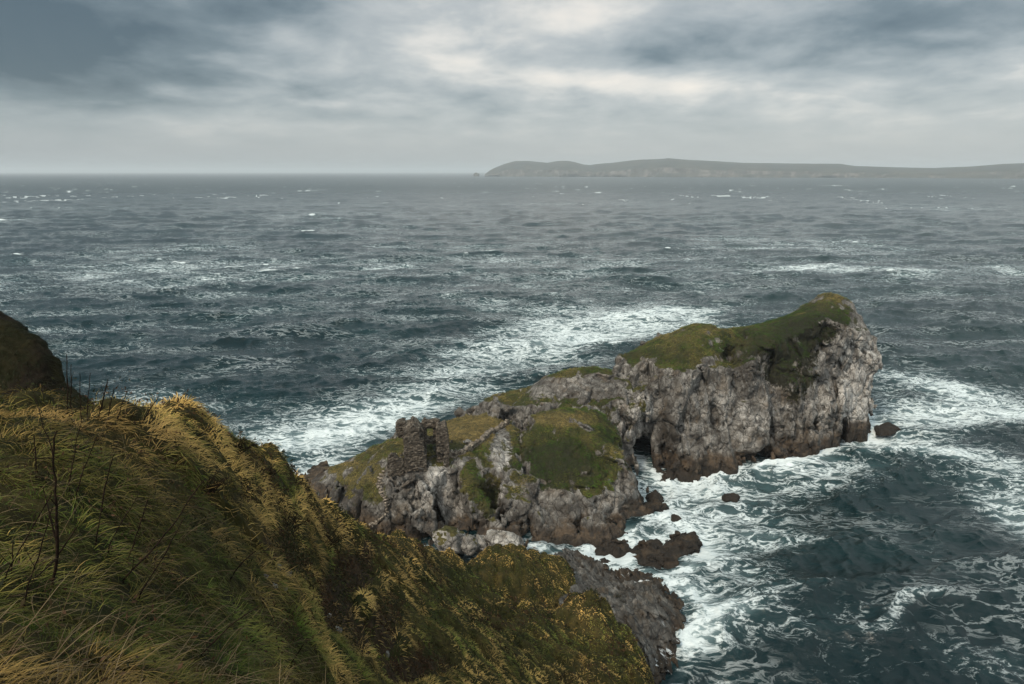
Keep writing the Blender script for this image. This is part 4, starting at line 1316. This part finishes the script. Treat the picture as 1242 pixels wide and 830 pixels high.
# ------------------------------------------------------------------ the sea
def spectrum(Lt, Nn, wdir, lmin, lmax, std, seed, spread=2.0, peak=None):
    r = np.random.default_rng(seed)
    kx = np.fft.fftfreq(Nn, Lt / Nn) * 2 * np.pi
    KX, KY = np.meshgrid(kx, kx, indexing='ij')
    Kk = np.hypot(KX, KY); Kk[0, 0] = 1e-6
    cosw = (KX * wdir[0] + KY * wdir[1]) / Kk
    kp = 2 * np.pi / peak
    P = np.exp(-1.25 * (kp / Kk) ** 2) / Kk ** 4.0 * (np.abs(cosw) ** spread + 0.06) * np.where(cosw < 0, .25, 1)
    lam = 2 * np.pi / Kk
    P *= (lam > lmin) & (lam < lmax)
    P[0, 0] = 0
    h = np.sqrt(P) * (r.normal(size=(Nn, Nn)) + 1j * r.normal(size=(Nn, Nn)))
    z = np.fft.ifft2(h).real
    sc = std / z.std()
    z = z * sc
    dx = (np.fft.ifft2(-1j * KX / Kk * h)).real * sc; dy = (np.fft.ifft2(-1j * KY / Kk * h)).real * sc
    dxx = np.fft.ifft2(KX * KX / Kk * h).real * sc; dyy = np.fft.ifft2(KY * KY / Kk * h).real * sc; dxy = np.fft.ifft2(KX * KY / Kk * h).real * sc
    ch = 1.15
    J = (1 - ch * dxx) * (1 - ch * dyy) - (ch * dxy) ** 2
    return dict(L=Lt, N=Nn, z=z.astype(np.float32), dx=(ch * dx).astype(np.float32), dy=(ch * dy).astype(np.float32), J=J.astype(np.float32))
def sample(S, name, X, Y, rot):
    c, s = math.cos(rot), math.sin(rot)
    u = ((c * X + s * Y) / S['L'] * S['N']) % S['N']; w = ((-s * X + c * Y) / S['L'] * S['N']) % S['N']
    i = np.floor(u).astype(int); j = np.floor(w).astype(int)
    fu = u - i; fw = w - j
    i %= S['N']; j %= S['N']
    i1 = (i + 1) % S['N']; j1 = (j + 1) % S['N']
    T_ = S[name]
    return T_[i, j] * (1 - fu) * (1 - fw) + T_[i1, j] * fu * (1 - fw) + T_[i, j1] * (1 - fu) * fw + T_[i1, j1] * fu * fw

S1 = spectrum(811.0, 1024, (0.25, -0.97), 7.0, 220.0, 1.0, 3, 4.0, 80.0)
S2 = spectrum(197.0, 512, (0.5, -0.86), 0.9, 13.0, 0.19, 4, 1.2, 9.0)
av = np.linspace(-1.25, 1.25, 1500)
ts = np.concatenate([np.linspace(1.2, 0.02, 1050), np.geomspace(0.0199, H / 42000.0, 120)])
AA, TT = np.meshgrid(av, ts, indexing='ij')
YY = H / TT; XX = AA * YY
sh = XX.shape
f1_ = np.clip(1 - (YY - 1500) / 3500, 0, 1); f2_ = np.clip(1 - (YY - 300) / 700, 0, 1)
r1, r2_ = 0.0, 0.6
z = sample(S1, 'z', XX, YY, r1) * f1_ + sample(S2, 'z', XX, YY, r2_) * f2_
dx1, dy1 = sample(S1, 'dx', XX, YY, r1), sample(S1, 'dy', XX, YY, r1)
dx2, dy2 = sample(S2, 'dx', XX, YY, r2_), sample(S2, 'dy', XX, YY, r2_)
c2, s2 = math.cos(r2_), math.sin(r2_)
DX = -dx1 * f1_ - (c2 * dx2 - s2 * dy2) * f2_
DY = -dy1 * f1_ - (s2 * dx2 + c2 * dy2) * f2_
J = sample(S1, 'J', XX, YY, r1)
J2 = sample(S2, 'J', XX, YY, r2_)
pn = np.stack([XX.ravel() / 260, YY.ravel() / 160, np.zeros(XX.size)], 1)
gust = fbm(pn, 4).reshape(sh)
gx = fbm(pn * 7.0 + 50, 3).reshape(sh)
cap = smooth(0.54, 0.08, J + gx * .25 - gust * .18) * (1 - smooth(900, 2200, YY))
pf_ = np.stack([XX.ravel() / 30, YY.ravel() / 150, np.zeros(XX.size)], 1)
cap = cap + smooth(.56, 1.1, fbm(pf_, 5, .6).reshape(sh) + .25 * gust) * smooth(900, 1800, YY) * (1 - smooth(3500, 7000, YY)) * .62
# foam carried about the rocks: density by place
FO = np.zeros(sh)
def fpatch(px, py, rx, ry, val, rot=0.0):
    X0, Y0 = at_z(px, py)
    s = Y0 / .93 / F
    a, t = ray(px, py)
    sy = Y0 / t * 0 + (Y0 * Y0 / H) / F * 1.05
    x, y = (XX - X0) / (rx * s), (YY - Y0) / (ry * sy)
    if rot:
        # rotate in the stretched plane of the patch
        ax = (XX - X0) / s; ay = (YY - Y0) / sy
        c, sn = math.cos(rot), math.sin(rot)
        x, y = (c * ax + sn * ay) / rx, (-sn * ax + c * ay) / ry
    global FO
    FO = FO + val * np.exp(-(x * x + y * y))
for w in [(300, 525, 110, 40, .62), (430, 510, 110, 40, .75, .3), (520, 480, 80, 30, .75, .3), (380, 565, 60, 30, .8), (640, 420, 110, 26, .36, .15), (720, 405, 110, 22, .38), (600, 440, 90, 30, .3), (560, 300, 130, 12, .25), (820, 385, 90, 14, .4), (200, 470, 90, 20, .3), (150, 500, 80, 20, .4),
          (1150, 470, 100, 22, .85, -.25), (1120, 500, 70, 24, .9), (1200, 560, 80, 34, .85, -.5), (1235, 620, 44, 56, .85), (1225, 500, 60, 24, .5), (1080, 545, 90, 16, .75), (980, 570, 90, 18, .75), (860, 590, 60, 16, .9), (880, 620, 80, 30, .8), (940, 650, 80, 40, .6, .4), (820, 610, 30, 40, .8),
          (870, 700, 70, 60, .85), (860, 780, 60, 70, .9), (940, 600, 90, 24, .4), (930, 720, 80, 40, .55, .5), (1000, 780, 110, 40, .5), (1090, 740, 100, 24, .38, .3), (1180, 800, 60, 30, .28), (1010, 600, 60, 30, .25), (1160, 690, 30, 50, .3), (780, 660, 50, 20, .7), (720, 675, 40, 12, .8), (1000, 325, 60, 5, .5), (1090, 328, 40, 4, .5), (1200, 325, 60, 5, .35), (260, 300, 120, 6, .2), (700, 300, 80, 12, .15),
          (1060, 620, 80, 32, -.6), (1140, 620, 60, 36, -.4), (1000, 690, 60, 30, -.25)]:
    fpatch(*w)
shoreline = np.maximum(np.maximum(sd_poly(A.foot, XX, YY), sd_poly(Cc.foot, XX, YY)), np.maximum(sd_poly(D.foot, XX, YY), sd_poly(E.foot, XX, YY))) if False else None
FO = FO * (0.75 + .5 * gust) + 0.13 + .26 * np.clip(gust + .1, 0, 1) + .22 * smooth(0.8, 0.35, J) * (1 - smooth(900, 3000, YY))
near_ = (XX > -62) & (XX < 118) & (YY > 55) & (YY < 216)
xn, yn = XX[near_], YY[near_]
sdm = np.full(xn.shape, -1e9)
for ft in (A.foot, Cc.foot, D.foot, E.foot, ROCKFEET[0], ROCKFEET[1], ROCKFEET[2]):
    sdm = np.maximum(sdm, sd_poly(ft, xn, yn))
ring = np.exp(-np.abs(sdm + .8) / 2.4)
FO[near_] += .62 * ring * (0.6 + .8 * smooth(-.4, .5, fbm(np.stack([xn / 9, yn / 9, xn * 0], 1), 3)))
FO = np.clip(FO + .12 * (0.5 - smooth(-.8, .8, z)), 0, 1.25)
FO = FO * (1 - .75 * smooth(500, 2500, YY))
z = z - .0
sv = np.stack([(XX + DX).ravel(), (YY + DY).ravel(), z.ravel()], 1)
ni, nj = sh
ii = np.arange(ni * nj).reshape(ni, nj)
sq = np.stack([ii[:-1, :-1].ravel(), ii[1:, :-1].ravel(), ii[1:, 1:].ravel(), ii[:-1, 1:].ravel()], 1)
structure(mesh_from('sea', sv, sq, M_SEA, attrs={'foam': FO.ravel(), 'cap': cap.ravel(), 'far': smooth(200, 3000, YY).ravel()}))

# ------------------------------------------------------------------ air
import bmesh
bm = bmesh.new()
bmesh.ops.create_cube(bm, size=1)
me = bpy.data.meshes.new('haze')
bm.to_mesh(me); bm.free()
hz = bpy.data.objects.new('haze', me); C.objects.link(hz)
hz.scale = (110000, 60000, 264); hz.location = (0, 29000, 128)
hz['kind'] = 'stuff'
mh = bpy.data.materials.new('sea_haze'); mh.use_nodes = True
nt = mh.node_tree
nt.nodes.remove(nt.nodes['Principled BSDF'])
pv = nt.nodes.new('ShaderNodeVolumePrincipled')
pv.inputs['Density'].default_value = 0.66e-4
pv.inputs['Color'].default_value = (0.82, 0.91, 0.98, 1)
nt.links.new(pv.outputs[0], nt.nodes['Material Output'].inputs['Volume'])
me.materials.append(mh)

# ------------------------------------------------------------------ sky
SUN_EL, SUN_AZ = math.radians(46), math.radians(-138)      # azimuth from +Y towards +X
w = bpy.data.worlds.new('World'); bpy.context.scene.world = w
w.use_nodes = True
k = N(w.node_tree)
bg = w.node_tree.nodes['Background']
tc = k.node('ShaderNodeTexCoord').outputs['Generated']
sky = k.node('ShaderNodeTexSky', sky_type='NISHITA', sun_disc=False)
sky.sun_elevation = SUN_EL; sky.sun_rotation = SUN_AZ
x, y, zz = k.xyz(tc)
el = k.math('MAXIMUM', zz, 0.0)
cb = k.node('ShaderNodeCombineXYZ')
dn_ = k.math('ADD', el, 0.20)
k.link(k.math('DIVIDE', x, dn_), cb.inputs[0]); k.link(k.math('DIVIDE', y, dn_), cb.inputs[1])
pc = cb.outputs[0]
n1 = k.noise(k.scale(pc, (1.0, .9, 1)), 0.72, 6, 0.52, 0.12)
n2 = k.noise(k.scale(pc, (1.0, .9, 1)), 2.6, 9, 0.58, 0.2)
nn = k.math('SUBTRACT', k.math('ADD', k.math('MULTIPLY', n1, 1.15), k.math('MULTIPLY', n2, .70)), .425)
az = k.math('DIVIDE', x, k.math('MAXIMUM', y, 0.05))        # tangent of bearing
def blob(px, py, rx, ry, val):
    a0, t0 = ray(px, py)
    z0 = -t0 / math.sqrt(1 + a0 * a0 + t0 * t0)
    dx = k.math('DIVIDE', k.math('SUBTRACT', az, a0), rx / F)
    dz = k.math('DIVIDE', k.math('SUBTRACT', zz, z0), ry / F)
    e = k.math('ADD', k.math('MULTIPLY', dx, dx), k.math('MULTIPLY', dz, dz))
    return k.math('MULTIPLY', k.math('POWER', 2.718, k.math('MULTIPLY', e, -1.0)), val)
bias = None
for b_ in [(60, 50, 230, 70, -.38), (330, 10, 90, 26, -.14), (100, 110, 170, 22, -.12), (880, 66, 170, 22, -.10), (1100, 20, 260, 22, -.10), (620, 55, 120, 24, -.08),
           (800, 104, 85, 17, .42), (690, 95, 60, 10, .2), (640, 20, 110, 26, .12), (470, 60, 150, 30, .10), (1190, 85, 130, 16, .18), (205, 108, 26, 8, .14), (340, 36, 24, 12, .14), (540, 130, 80, 12, .06), (400, 126, 40, 5, .14), (700, 170, 300, 30, .04)]:
    o_ = blob(*b_)
    bias = o_ if bias is None else k.math('ADD', bias, o_)
v_ = k.math('ADD', nn, bias)
lowmix = k.step(0.12, 0.01, el)
v_ = k.math('ADD', k.math('MULTIPLY', v_, k.math('SUBTRACT', 1.0, k.math('MULTIPLY', lowmix, .75))), k.math('MULTIPLY', lowmix, .39))
cloud = k.ramp(v_, [(0.06, (0.030, 0.047, 0.058)), (0.24, (0.074, 0.096, 0.107)), (0.40, (0.150, 0.170, 0.177)), (0.54, (0.22, 0.232, 0.232)), (0.66, (0.325, 0.318, 0.298)), (0.82, (0.43, 0.395, 0.35))])
hor = k.step(0.09, 0.0, el)
cloud = k.mix(k.math('MULTIPLY', hor, .75), cloud, k.mix(k.step(-.75, .35, x), (0.122, 0.138, 0.149), (0.190, 0.200, 0.202)))
# unseen sky overhead, shaped for light: dim over the sea, bright behind the camera
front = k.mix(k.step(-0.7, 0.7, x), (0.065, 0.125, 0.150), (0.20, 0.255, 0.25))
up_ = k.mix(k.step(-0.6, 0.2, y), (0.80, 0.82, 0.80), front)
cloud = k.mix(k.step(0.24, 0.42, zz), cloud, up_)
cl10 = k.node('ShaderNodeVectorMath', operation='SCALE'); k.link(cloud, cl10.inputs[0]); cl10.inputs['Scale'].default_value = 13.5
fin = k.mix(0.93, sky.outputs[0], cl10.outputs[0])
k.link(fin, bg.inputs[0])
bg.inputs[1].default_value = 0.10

sun = bpy.data.lights.new('sun', 'SUN')
sun.energy = 1.8; sun.angle = math.radians(10); sun.color = (1.0, 0.86, 0.68)
so = bpy.data.objects.new('sun', sun); C.objects.link(so)
sd = Vector((math.sin(SUN_AZ) * math.cos(SUN_EL), math.cos(SUN_AZ) * math.cos(SUN_EL), math.sin(SUN_EL)))
so.rotation_euler = sd.to_track_quat('Z', 'Y').to_euler()

# ------------------------------------------------------------------ camera and render
cam = bpy.data.cameras.new('camera'); co = bpy.data.objects.new('camera', cam); C.objects.link(co)
cam.sensor_width = 36; cam.lens = 36 * F / 1242.0
cam.clip_start = 0.1; cam.clip_end = 120000
co.location = (0, 0, H); co.rotation_euler = (math.pi / 2 - PITCH, 0, 0)
sc = bpy.context.scene
sc.camera = co
sc.view_settings.view_transform = 'Standard'; sc.view_settings.look = 'None'
sc.view_settings.exposure = 0.80; sc.view_settings.gamma = 1.0
sc.view_settings.use_curve_mapping = False
cy_ = sc.cycles
cy_.max_bounces = 4; cy_.diffuse_bounces = 2; cy_.glossy_bounces = 2; cy_.transmission_bounces = 2; cy_.volume_bounces = 0; cy_.transparent_max_bounces = 4
cy_.use_denoising = True
cy_.denoiser = 'OPENIMAGEDENOISE'
cy_.use_adaptive_sampling = True
cy_.caustics_reflective = False; cy_.caustics_refractive = False
